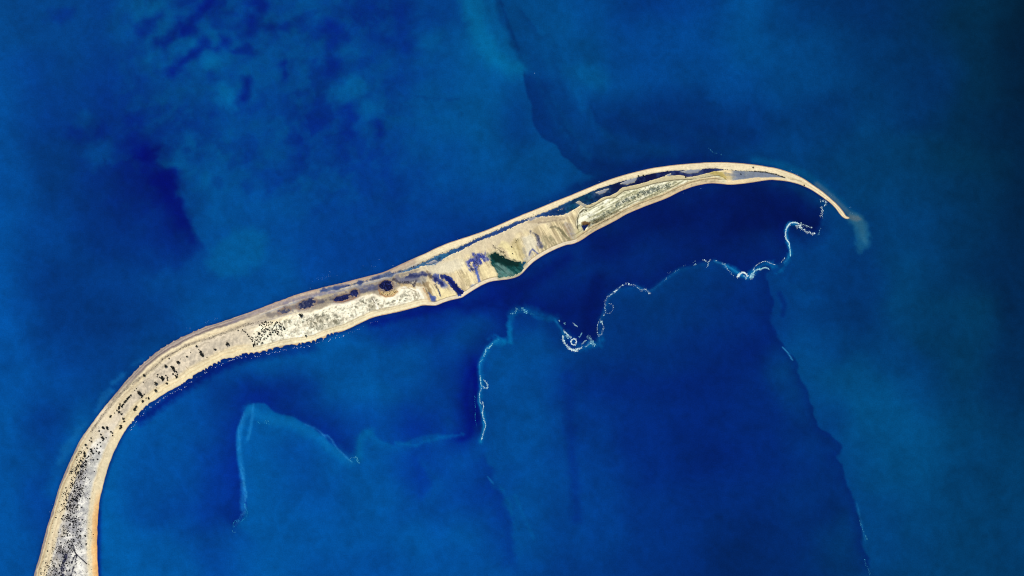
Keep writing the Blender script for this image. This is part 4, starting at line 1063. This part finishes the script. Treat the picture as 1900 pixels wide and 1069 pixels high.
# surf flecks off the inner beach, and a few off the outer beach
fx, fy, fr = [], [], []
tt = seg_dist(np.zeros(1), np.zeros(1), LOs)
pl = LOs[(LOs[:, 0] > 235) & (LOs[:, 0] < 700)]
seg = np.hypot(*np.diff(pl, axis=0).T); cum = np.concatenate([[0], np.cumsum(seg)])
nrm = np.stack([-np.diff(pl, axis=0)[:, 1], np.diff(pl, axis=0)[:, 0]], 1) / seg[:, None]
for s in np.arange(0, cum[-1], 3.4):
    if random.random() < 0.30:
        continue
    i = min(np.searchsorted(cum, s), len(seg)) - 1
    i = max(i, 0)
    b = pl[i] + (pl[i + 1] - pl[i]) * ((s - cum[i]) / seg[i])
    w = 6.0 + random.gauss(0, 1.1) + (2.5 if b[0] > 600 else 0)
    q = b - nrm[i] * w
    if shore(q[0], q[1]) > 0:
        q = b + nrm[i] * w
    for _ in range(random.choice((1, 1, 2, 3))):
        fx.append(q[0] + random.gauss(0, .8)); fy.append(q[1] + random.gauss(0, .6)); fr.append(random.uniform(.3, .62) * (0.6 if b[0] > 640 else 1))
lumps('sea_foam', fx, fy, fr, 0.12, albedo((206, 226, 244)), MAT_FOAM, z0=np.full(len(fx), .03), label='row of tiny white surf flecks just off the cusped inner beach', cat='foam', group='surf flecks along the beaches', kind='stuff')
fx, fy = [], []
for cxx, cyy, n, sp in ((612, 512, 12, 9), (595, 518, 6, 8), (352, 610, 5, 3), (385, 597, 5, 3), (400, 592, 4, 3), (576, 535, 2, .6), (729, 493, 2, .6), (770, 478, 2, 1), (851, 445, 3, 3), (700, 490, 5, 14), (98, 936, 2, 1), (93, 950, 2, 1), (1020, 373, 2, .8), (1112, 337, 2, .8), (1300, 350, 2, .8), (1268, 358, 1, .5), (1576, 385, 3, 2), (1578, 395, 4, 3), (1468, 318, 3, 2), (1480, 323, 3, 2), (1540, 363, 3, 2), (992, 136, 2, .6)):
    for _ in range(n):
        fx.append(cxx + random.gauss(0, sp)); fy.append(cyy + random.gauss(0, sp * .45))
fx, fy = np.array(fx), np.array(fy)
k = poly_sd(fx, fy, OUT) < -1.5
fx, fy = fx[k], fy[k]
lumps('sea_foam', fx, fy, rng.uniform(.25, .42, len(fx)), 0.12, albedo((130, 176, 220)), MAT_FOAM, z0=np.full(len(fx), .03), label='scattered tiny white flecks off the outer beach', cat='foam', group='surf flecks along the beaches', kind='stuff')


# ------------------------------------------------------------------ shrubs and trees
def leaf_mat():
    m, nt, bs = new_mat('dark_leaves')
    N, L = nt.nodes, nt.links
    oi = N.new('ShaderNodeObjectInfo'); geo = N.new('ShaderNodeNewGeometry')
    nz = N.new('ShaderNodeTexNoise'); nz.inputs['Scale'].default_value = 0.6
    L.new(geo.outputs['Position'], nz.inputs['Vector'])
    ad = N.new('ShaderNodeMath'); ad.operation = 'ADD'
    L.new(nz.outputs['Fac'], ad.inputs[0]); L.new(oi.outputs['Random'], ad.inputs[1])
    cr = N.new('ShaderNodeValToRGB')
    cr.color_ramp.elements[0].position = 0.4; cr.color_ramp.elements[0].color = (0.003, 0.004, 0.005, 1)
    cr.color_ramp.elements[1].position = 1.3 if False else 1.0; cr.color_ramp.elements[1].color = (0.010, 0.013, 0.012, 1)
    L.new(ad.outputs[0], cr.inputs['Fac']); L.new(cr.outputs['Color'], bs.inputs['Base Color'])
    bs.inputs['Roughness'].default_value = 0.8
    bs.inputs['Specular IOR Level'].default_value = 0.1
    return m


MAT_LEAF = leaf_mat()
MAT_BARK, _nt, _bs = new_mat('bark')
_nz = _nt.nodes.new('ShaderNodeTexNoise'); _nz.inputs['Scale'].default_value = 3
_cr = _nt.nodes.new('ShaderNodeValToRGB')
_cr.color_ramp.elements[0].color = (0.03, 0.022, 0.016, 1); _cr.color_ramp.elements[1].color = (0.09, 0.07, 0.05, 1)
_nt.links.new(_nz.outputs['Fac'], _cr.inputs['Fac']); _nt.links.new(_cr.outputs['Color'], _bs.inputs['Base Color'])


def crown_mesh(name, seed, n=90, lobes=5, zc=0.55):
    """leaf-sized faces spread through a few overlapping clumps, unit diameter"""
    r = random.Random(seed)
    V, F = [], []
    cen = [(0, 0, zc, 0.30)]
    for k in range(lobes):
        a = 2 * math.pi * k / lobes + r.uniform(-.5, .5)
        d = r.uniform(.16, .30)
        cen.append((d * math.cos(a), d * math.sin(a), zc + r.uniform(-.18, .10), r.uniform(.16, .24)))
    for i in range(n):
        cx, cy, cz, cr = cen[i % len(cen)]
        while True:
            v = Vector((r.uniform(-1, 1), r.uniform(-1, 1), r.uniform(-.7, 1)))
            if 0.3 < v.length < 1:
                break
        v = v.normalized() * (cr * r.uniform(.55, 1.05))
        p = Vector((cx, cy, cz)) + v
        nn = (v.normalized() + Vector((r.uniform(-.6, .6), r.uniform(-.6, .6), r.uniform(-.1, .6)))).normalized()
        t = nn.orthogonal().normalized()
        t.rotate(__import__('mathutils').Quaternion(nn, r.uniform(0, 6.28)))
        b = nn.cross(t)
        s = r.uniform(.07, .12)
        q = len(V)
        V += [p + t * s, p + b * s * .7, p - t * s, p - b * s * .7]
        F.append((q, q + 1, q + 2, q + 3))
    me = bpy.data.meshes.new(name)
    me.from_pydata([tuple(v) for v in V], [], F)
    me.materials.append(MAT_LEAF)
    return me


def trunk_mesh(seed):
    """tapered trunk with four limbs, unit crown diameter"""
    r = random.Random(seed)
    V, F = [], []

    def tube(a, b, ra, rb, k=6):
        a, b = Vector(a), Vector(b)
        n = (b - a).normalized(); t = n.orthogonal().normalized(); u = n.cross(t)
        q = len(V)
        for c, rad in ((a, ra), (b, rb)):
            for i in range(k):
                w = 2 * math.pi * i / k
                V.append(tuple(c + t * math.cos(w) * rad + u * math.sin(w) * rad))
        for i in range(k):
            j = (i + 1) % k
            F.append((q + i, q + j, q + k + j, q + k + i))
    tube((0, 0, -.03), (0.02, 0.01, .3), .05, .035)
    for i in range(4):
        w = i * 1.57 + r.uniform(-.4, .4)
        tube((0.02, 0.01, .26), (math.cos(w) * .24, math.sin(w) * .24, .52), .025, .008, 5)
    me = bpy.data.meshes.new('trunk')
    me.from_pydata(V, [], F)
    me.materials.append(MAT_BARK)
    return me


CROWNS = [crown_mesh('crown', 10 + i, 150, 5, .58) for i in range(4)]
TRUNKS = [trunk_mesh(30 + i) for i in range(3)]
SHRUBS = [crown_mesh('shrub', 50 + i, 130, 4, .30) for i in range(6)]


def tree(x, y, d, label, group=None, name='tree'):
    z = float(ground(x, y))
    e = link(name, None, label, 'tree', group)
    e.location = (float(wx(x)), float(wy(y)), z)
    e.rotation_euler = (0, 0, random.uniform(0, 6.28))
    s = d * M * 1.3
    e.scale = (s * random.uniform(.92, 1.08), s * random.uniform(.92, 1.08), s * 0.62)
    link('crown', random.choice(CROWNS), parent=e)
    link('trunk', random.choice(TRUNKS), parent=e)
    return e


def shrub(x, y, d, label, group):
    e = link('shrub', random.choice(SHRUBS), label, 'shrub', group)
    s = d * M * 1.45
    e.location = (float(wx(x)), float(wy(y)), float(ground(x, y)) - 0.05)
    e.rotation_euler = (0, 0, random.uniform(0, 6.28))
    e.scale = (s * random.uniform(.85, 1.12), s * random.uniform(.85, 1.12), s * 0.55)
    return e


for x, y, d, lab in ((558, 584.7, 6.8, 'large blocky black tree alone on white sand below the marsh pools'), (331, 672, 6.6, 'largest lone round tree on the upper bend, above the hooked clump'),
                     (422, 638, 6.0, 'lone dark tree on plain sand, left of the triangular thicket'), (258, 728.5, 6.2, 'big dark tree topping a small clump on the lower bend'),
                     (267.5, 696, 5.2, 'single dark tree standing on the wrack line of the bend'), (307.5, 679, 5.2, 'pointed dark tree left of the largest round tree'),
                     (289, 711, 5.6, 'lone dark tree above a slanted oval one on the bend'), (289, 724, 5.6, 'slanted oval dark tree near the inner beach of the bend'),
                     (399, 648, 4.2, 'small lone tree halfway between the short tree row and the thicket'), (567.6, 623, 3.8, 'small lone tree close to the inner beach below the dunes'),
                     (364.5, 642, 3.8, 'small tree above the short row of touching trees'), (347, 661.5, 3.4, 'tiny lone tree right of the largest round tree'),
                     (159, 825, 4.2, 'round dark tree near the outer beach at the spit root'), (1397, 310.5, 2.8, 'single black bush on the bare beach above the mudflat'),
                     (1492, 343.5, 2.4, 'tiny black bush on the narrow hook near the tip'), (1374.5, 323, 2.4, 'tiny black bush out on the grey mudflat'),
                     (1184.5, 326.5, 3.2, 'first of two bushes on the outer beach above the dark lagoon'), (1193.5, 325.5, 3.2, 'second of two bushes on the outer beach above the dark lagoon'),
                     (1272, 328.5, 3.0, 'dark bush at the lagoon edge below the grey mud tongue'), (949, 458, 2.4, 'small dark bush on the streaked flat above the green pond'), (951, 470.5, 2.2, 'tiny lone bush right of the green pond')):
    tree(x, y, d, lab)

CL = [('dark shrub in the hooked clump below the largest round tree', 'shrubs of the hooked clump', [(320, 681.5, 5.5), (322.5, 685, 5), (327.5, 690, 3.4), (321, 694, 3.2), (325, 696.5, 3), (327.5, 699, 4), (329, 695, 3), (324, 688.5, 4), (318, 680, 3)]),
      ('dark shrub in the C-shaped clump on the middle of the bend', 'shrubs of the C-shaped clump', [(292.5, 695, 3), (292, 699, 2), (299, 701, 4), (302.5, 704, 5), (301, 699, 4), (304.5, 701.5, 3), (308, 696.5, 3), (311, 700, 3), (311, 705, 3), (309.5, 711.5, 4), (296, 700, 2.4), (310.5, 702.5, 2.6)]),
      ('dark shrub in the short row of touching trees across the bend', 'shrubs of the short row', [(372, 653.5, 4.6), (374, 656.5, 5), (376, 660, 5), (369, 649, 2.4), (373, 651.5, 3), (384, 663, 2)]),
      ('dark shrub trailing from the big tree of the lower bend clump', 'shrubs below the big bend tree', [(262, 733, 4.5), (264, 734.5, 3.6), (267.5, 731.5, 2.6), (260, 739, 1.8), (263, 737, 2.5), (261, 731, 3)]),
      ('dark shrub near the inner beach of the lower bend', 'shrubs near the inner beach', [(271, 738.5, 2.2), (275.5, 738, 3.6), (276, 740, 3), (265, 744.5, 4), (253, 754.5, 4), (249.5, 760, 4.5), (251, 757, 3.5), (291, 719.5, 1.8)]),
      ('dark shrub in the slanted broken row on the lower bend', 'shrubs of the slanted row', [(222.5, 749.5, 3), (221, 758, 4), (226, 754, 4), (231, 746.5, 4), (236, 740, 4), (240, 736, 3.5), (243, 733.5, 3), (229.5, 750, 3), (234, 743.5, 3.5), (223, 752.5, 2.6), (221, 755, 3.2), (217, 761.5, 3), (212.5, 766.5, 2), (205, 773, 4), (206.5, 771, 3), (227, 751.5, 3), (238, 738, 3), (232.5, 744.5, 3)]),
      ('dark shrub in the loose curve below the slanted row', 'shrubs of the loose curve', [(221, 764.5, 4), (225.5, 768, 3.5), (229, 776.5, 4), (230.5, 782, 3.4), (224.5, 790, 4.4), (223, 795, 3.4), (225, 792.5, 3.6)]),
      ('small dark shrub on bare sand of the upper bend', 'single shrubs on the bend', [(266, 709, 2.2), (314, 665, 3), (354, 654, 2), (253, 721, 2.2), (250, 724.5, 2), (442, 613, 2.6), (335, 666, 1.8)]),
      ('small dark shrub where the bend meets the spit root', 'shrubs at the head of the root', [(191, 793, 4.5), (193, 795, 3), (199, 793, 4.2), (200, 796, 3.2), (184, 799.5, 3), (206, 801, 3), (209, 803.5, 3), (187.5, 806, 3), (190, 812, 5), (192, 814, 3.6), (197, 812, 2.6), (191, 817, 2.6), (181, 825, 2.6), (186, 821, 2.6), (187, 828, 2.6), (184.5, 838.7, 3), (183.5, 841.6, 3), (179, 837, 3), (180, 831.5, 2.6), (175.6, 832, 2), (169, 813, 3), (170, 819, 3), (166.6, 817, 2.2), (162, 831, 3), (169, 833.5, 4), (170, 837.5, 4), (173, 841, 3.5), (156.5, 840, 4), (157.7, 844, 4), (152.5, 831, 2), (150, 854.5, 4), (159, 855.5, 3), (159, 862, 4), (164.4, 846.5, 3), (173, 853, 3), (181, 852, 3.6), (145, 864.5, 3.5), (154, 851, 2.5), (160, 850, 2.5), (142, 871, 3), (145, 877, 4), (150, 864.5, 2.5), (209, 808, 2.4)])]
for lab, grp, pts in CL:
    big = max(pts, key=lambda q: q[2])
    low = max(pts, key=lambda q: q[1])
    top = min(pts, key=lambda q: q[1])
    for q in pts:
        l2, g2 = lab, grp
        if lab.startswith('small dark shrub where'):
            l2 = lab.replace('small dark', 'small dark upper' if q[1] < 822 else 'small dark lower')
            g2 = grp + (', upper' if q[1] < 822 else ', lower')
        if q is big:
            l2 = lab.replace('small dark shrub', 'largest dark shrub').replace('dark shrub', 'largest dark shrub') if 'largest dark' not in lab else lab
            l2 = l2.replace('largest largest', 'largest')
        elif q is top:
            l2 = l2.replace('dark upper shrub', 'dark shrub').replace('dark shrub', 'dark topmost shrub')
        elif q is low:
            l2 = l2.replace('dark lower shrub', 'dark shrub').replace('dark shrub', 'dark lowest shrub')
        shrub(*q, l2, g2)

# the triangular thicket on the middle of the spit
o = (420, 500, 5.94)
TH = z1([(362, 592), (430, 575), (500, 568), (605, 572), (640, 640), (645, 665), (575, 715), (520, 705), (460, 745), (410, 815), (300, 845), (285, 800), (340, 720), (350, 690), (395, 655), (360, 615)], *o)
tp = [(640, 655, 4.2), (600, 630, 4.2), (565, 710, 3.8), (455, 735, 3.4), (415, 765, 3), (360, 800, 3), (305, 830, 4.6), (300, 845, 3.4), (362, 705, 4.8), (510, 690, 3.4), (540, 690, 3), (490, 715, 3), (398, 810, 3), (340, 820, 3), (330, 780, 2.6), (375, 770, 2.4), (383, 752, 2.4)]
tp = [(*q, d) for (a, b, d) in tp for q in z1([(a, b)], *o)]
for a, b in ((180, 665), (195, 682), (212, 690), (233, 716), (248, 738), (262, 758), (275, 773), (288, 790), (292, 755), (305, 710), (290, 775), (280, 745)):
    q = z1([(a, b)], *o)[0]
    tp.append((q[0], q[1], random.uniform(2.0, 2.8)))
tries = 0
while len(tp) < 108 and tries < 6000:
    tries += 1
    x, y = random.uniform(470, 530), random.uniform(594, 645)
    if not inside(np.array([x]), np.array([y]), TH)[0]:
        continue
    if y > 618 and random.random() < .45:
        continue
    if all((x - a) ** 2 + (y - b) ** 2 > (1.0 * (d * .5 + 1.0)) ** 2 for a, b, d in tp):
        tp.append((x, y, random.uniform(1.6, 2.9)))
for k, (x, y, d) in enumerate(tp):
    own = {0: 'big shrub at the right corner of the triangular thicket', 1: 'big shrub just inside the right corner of the triangular thicket', 2: 'oval shrub on the lower right edge of the triangular thicket',
           6: 'biggest shrub at the bottom corner of the triangular thicket', 8: 'big double shrub at the waist of the triangular thicket'}
    if k in own:
        shrub(x, y, d, own[k], 'shrubs of the triangular thicket')
    elif 17 <= k < 29:
        shrub(x, y, d, 'small shrub in the straight slanting line on the left side of the thicket', 'shrubs of the slanting line by the thicket')
    elif y < 606:
        shrub(x, y, d, 'small shrub along the dense top edge of the triangular thicket', 'shrubs of the thicket top edge')
    elif x < 486:
        shrub(x, y, d, 'small shrub in the narrow lower left part of the triangular thicket', 'shrubs of the thicket lower part')
    else:
        shrub(x, y, d, 'small shrub in the middle of the triangular thicket', 'shrubs of the thicket middle')

# spit root: the larger shrubs one by one
rp = []
tries = 0
CENT = smooth([(152, 850), (147, 882), (142, 908), (134, 940), (138, 975), (138, 1005), (124, 1022), (117, 1060)], 4)
while len(rp) < 90 and tries < 20000:
    tries += 1
    y = random.uniform(846, 1069)
    cxm = float(np.interp(y, CENT[:, 1], CENT[:, 0]))
    x = cxm + random.gauss(-2, 11 + (y - 846) * .02)
    q = shore(x, y)
    if q < 9 or any((x - a) ** 2 + (y - b) ** 2 < 7 for a, b in rp):
        continue
    rp.append((x, y))
for x, y in rp:
    side = x - float(np.interp(y, CENT[:, 1], CENT[:, 0]))
    part = 'upper' if y < 925 else 'middle' if y < 1000 else 'lowest'
    where = 'towards the outer beach' if side < -8 else 'towards the orange inner beach' if side > 6 else 'along its dark middle'
    shrub(x, y, random.uniform(1.9, 3.0), 'small dark shrub on the %s spit root, %s' % (part, where), 'shrubs of the %s spit root, %s' % (part, where))

# the uncountable small scrub
sx, sy, sr, stn = [], [], [], []


def scrub(x, y, r, c=(16, 18, 24)):
    sx.append(x); sy.append(y); sr.append(r); stn.append(c)


for _ in range(4600):
    y = random.uniform(836, 1085)
    cxm = float(np.interp(y, CENT[:, 1], CENT[:, 0]))
    wide = 13 + max(0, y - 900) * .07
    x = cxm + random.gauss(0, wide)
    if shore(x, y) < 7:
        continue
    cl_ = float(fbm(np.array([x]), np.array([y]), 9, 3, 401)[0])
    right = x - cxm > 12
    if cl_ < (0.3 if right else 0.02) and random.random() < .86:
        continue
    scrub(x, y, random.lognormvariate(-.22, .36) * (.62 if right else 1), random.choice(((8, 10, 16), (10, 12, 22), (24, 28, 46))))
for a, b in zip(*along([(142, 975), (143, 992), (142, 985)], 14, .6)): scrub(a, b, .9)
for a, b in zip(*along([(137, 1016), (140, 1026), (150, 1036), (161, 1046)], 46, .5)): scrub(a, b, .7)
for a, b in zip(*along([(122, 1030), (118, 1050), (116, 1075)], 60, 2.0)): scrub(a, b, .8, (18, 20, 44))
for a, b in zip(*along([(133, 1045), (137, 1034), (142, 1030), (140, 1046), (134, 1062), (131, 1075)], 60, 1.0)): scrub(a, b, .8)
for a, b in zip(*along([(138, 1000), (134, 1010), (137, 1015)], 26, 1.8)): scrub(a, b, .9)
for a, b in zip(*along(WRACK, 330, 1.3)):
    if random.random() < .75: scrub(a, b, random.uniform(.35, .75), (40, 40, 42))
for a, b in zip(*along([(300, 668), (320, 656), (345, 643), (362, 637)], 90, .7)): scrub(a, b, random.uniform(.4, .75), (24, 24, 28))
for a, b in zip(*along([(445, 608), (460, 602), (480, 598)], 26, 1.6)): scrub(a, b, random.uniform(.45, .8))
for a, b in zip(*along([(185, 790), (175, 806), (165, 820)], 24, 1.5)): scrub(a, b, random.uniform(.35, .6), (40, 38, 40))
# rim of the outer beach along marsh and lagoon
pu_ = UPs[(UPs[:, 0] > 640) & (UPs[:, 0] < 1460)]
lagu = smooth(LAG_UP, 3)
for a, b in zip(*along([(640, 533), (680, 522), (720, 511), (755, 501), (790, 485)], 150, 1.1)): scrub(a, b - 1.5, random.uniform(.4, .72), (18, 20, 34))
for a, b in zip(*along(lagu[(lagu[:, 0] > 780) & (lagu[:, 0] < 1000)], 110, .9)): scrub(a, b - .6, random.uniform(.35, .75), (16, 18, 34))
for a, b in zip(*along(lagu[(lagu[:, 0] > 1000)], 50, .5)): scrub(a, b - .3, random.uniform(.3, .5), (20, 22, 34))
for a, b in zip(*along([(1345, 314.5), (1375, 317), (1400, 318.5), (1425, 320.5), (1440, 324), (1457, 330)], 110, .45)): scrub(a, b, random.uniform(.4, .75), (22, 24, 30))
lagl = smooth(LAG_LO, 3)
for a, b in zip(*along(lagl[(lagl[:, 0] < 980) & (lagl[:, 0] > 800)], 90, 1.2)): scrub(a, b, random.uniform(.3, .6), (24, 30, 56))
for a, b in zip(*along([(1010, 402), (1035, 400), (1055, 394), (1072, 384), (1085, 381), (1100, 379)], 60, 1.1)): scrub(a, b, random.uniform(.4, .7), random.choice(((60, 50, 40), (24, 26, 34))))
for a, b in zip(*along([(1034, 392), (1040, 388), (1049, 386)], 12, .8)): scrub(a, b, .5, (196, 180, 150))


def fill(poly, n, rmin, rmax, c):
    p = np.asarray(poly)
    k = 0
    while k < n:
        x, y = random.uniform(p[:, 0].min(), p[:, 0].max()), random.uniform(p[:, 1].min(), p[:, 1].max())
        if inside(np.array([x]), np.array([y]), p)[0]:
            scrub(x, y, random.uniform(rmin, rmax), c); k += 1


for pts, n_ in (([(395, 650), (440, 676), (500, 670), (540, 692), (555, 662)], 46), ([(300, 740), (330, 765), (390, 755), (410, 730)], 34), ([(1110, 410), (1140, 410), (1180, 440), (1215, 480)], 30), ([(700, 690), (725, 745), (735, 770)], 14), ([(940, 530), (980, 600), (990, 570), (1000, 500)], 40), ([(1285, 380), (1295, 350), (1305, 380)], 12), ([(770, 640), (850, 700), (900, 730)], 24)):
    for a, b in zip(*along(z1(pts, 631, 353, 3.942), n_, 1.3)): scrub(a, b, random.uniform(.4, .75), (16, 18, 30))
fill(SP, 46, .45, .85, (18, 20, 40))
fill(z1([(40, 690), (110, 600), (230, 590), (290, 620), (200, 720), (150, 790), (110, 820), (70, 760)], 860, 370, 5.94), 60, .45, .8, (18, 22, 44))
fill(z1([(310, 490), (350, 510), (420, 530), (460, 600), (440, 630), (390, 570), (330, 550)], 860, 370, 5.94), 32, .45, .85, (22, 26, 30))
fill(z1([(700, 345), (750, 355), (830, 390), (850, 470), (870, 550), (830, 520), (780, 420)], 860, 370, 5.94), 50, .4, .75, (30, 34, 54))
fill(z1([(565, 440), (600, 420), (620, 470), (580, 480)], 860, 370, 5.94), 9, .5, .8, (30, 26, 26))
fill(z1([(790, 470), (900, 480), (960, 560), (930, 620), (850, 570)], 680, 440, 6.68), 34, .4, .7, (18, 20, 40))
fill(z1([(160, 690), (190, 720), (280, 735), (350, 710), (385, 660), (340, 610), (300, 660), (220, 670)], 680, 440, 6.68), 40, .5, .95, (14, 16, 26))
fill(z1([(365, 560), (430, 590), (560, 560), (560, 620), (590, 590), (620, 530), (520, 540), (440, 545)], 680, 440, 6.68), 40, .5, .8, (20, 22, 34))
fill(POOL_E, 40, .4, .8, (10, 12, 30)); fill(POOL_B, 26, .3, .6, (26, 30, 62)); fill(POOL_C, 18, .3, .6, (16, 18, 44)); fill(POOL_D, 10, .3, .6, (16, 18, 44))
fill(z1([(640, 560), (740, 540), (790, 640), (760, 720), (690, 640)], 680, 440, 6.68), 40, .35, .6, (70, 64, 58))
fill(z1([(750, 480), (850, 560), (1050, 540), (1060, 620), (850, 680), (740, 620)], 420, 500, 5.94), 130, .3, .6, (84, 86, 72))
fill(z1([(850, 540), (1040, 440), (1280, 400), (1450, 380), (1460, 430), (1280, 470), (1100, 500), (950, 590)], 420, 500, 5.94), 120, .3, .6, (70, 72, 62))
fill(z1([(1480, 350), (1620, 340), (1640, 430), (1500, 480)], 420, 500, 5.94), 50, .3, .6, (104, 98, 82))
for a, b in zip(*along(VEG, 420, 3.0)): scrub(a, b, random.uniform(.3, .75), random.choice(((48, 56, 52), (66, 74, 70), (36, 40, 34))))
for a, b in zip(*along([(1100, 414), (1125, 402), (1145, 390)], 110, 3.4)): scrub(a, b, random.uniform(.4, .8), random.choice(((70, 62, 42), (48, 46, 34))))
for a, b in zip(*along([(1100, 404), (1140, 381), (1200, 352), (1260, 338), (1310, 333)], 130, 3.0)): scrub(a, b, random.uniform(.25, .5), (92, 94, 72))
for a, b in zip(*along([(1190, 376), (1240, 358), (1290, 342)], 70, 2.2)): scrub(a, b, random.uniform(.25, .5), (100, 92, 66))
for _ in range(170):
    a, b = random.uniform(795, 1060), random.uniform(400, 560)
    if shore(a, b) > 9 and inside(np.array([a]), np.array([b]), LAGOON)[0] == False and random.random() < .6:
        scrub(a, b, random.uniform(.25, .5), (50, 46, 44))
zz = ground(sx, sy)
k = zz > -5
sx, sy, sr, stn = np.array(sx)[k], np.array(sy)[k], np.array(sr)[k], np.array(stn, float)[k]
lumps('low_scrub_vegetation', sx, sy, sr, 0.55, albedo(stn), MAT_SCRUB, z0=np.maximum(zz[k], 0.05) - 0.03, label='countless tiny dark scrub tufts dotted over the sand spit', cat='scrub', kind='stuff')
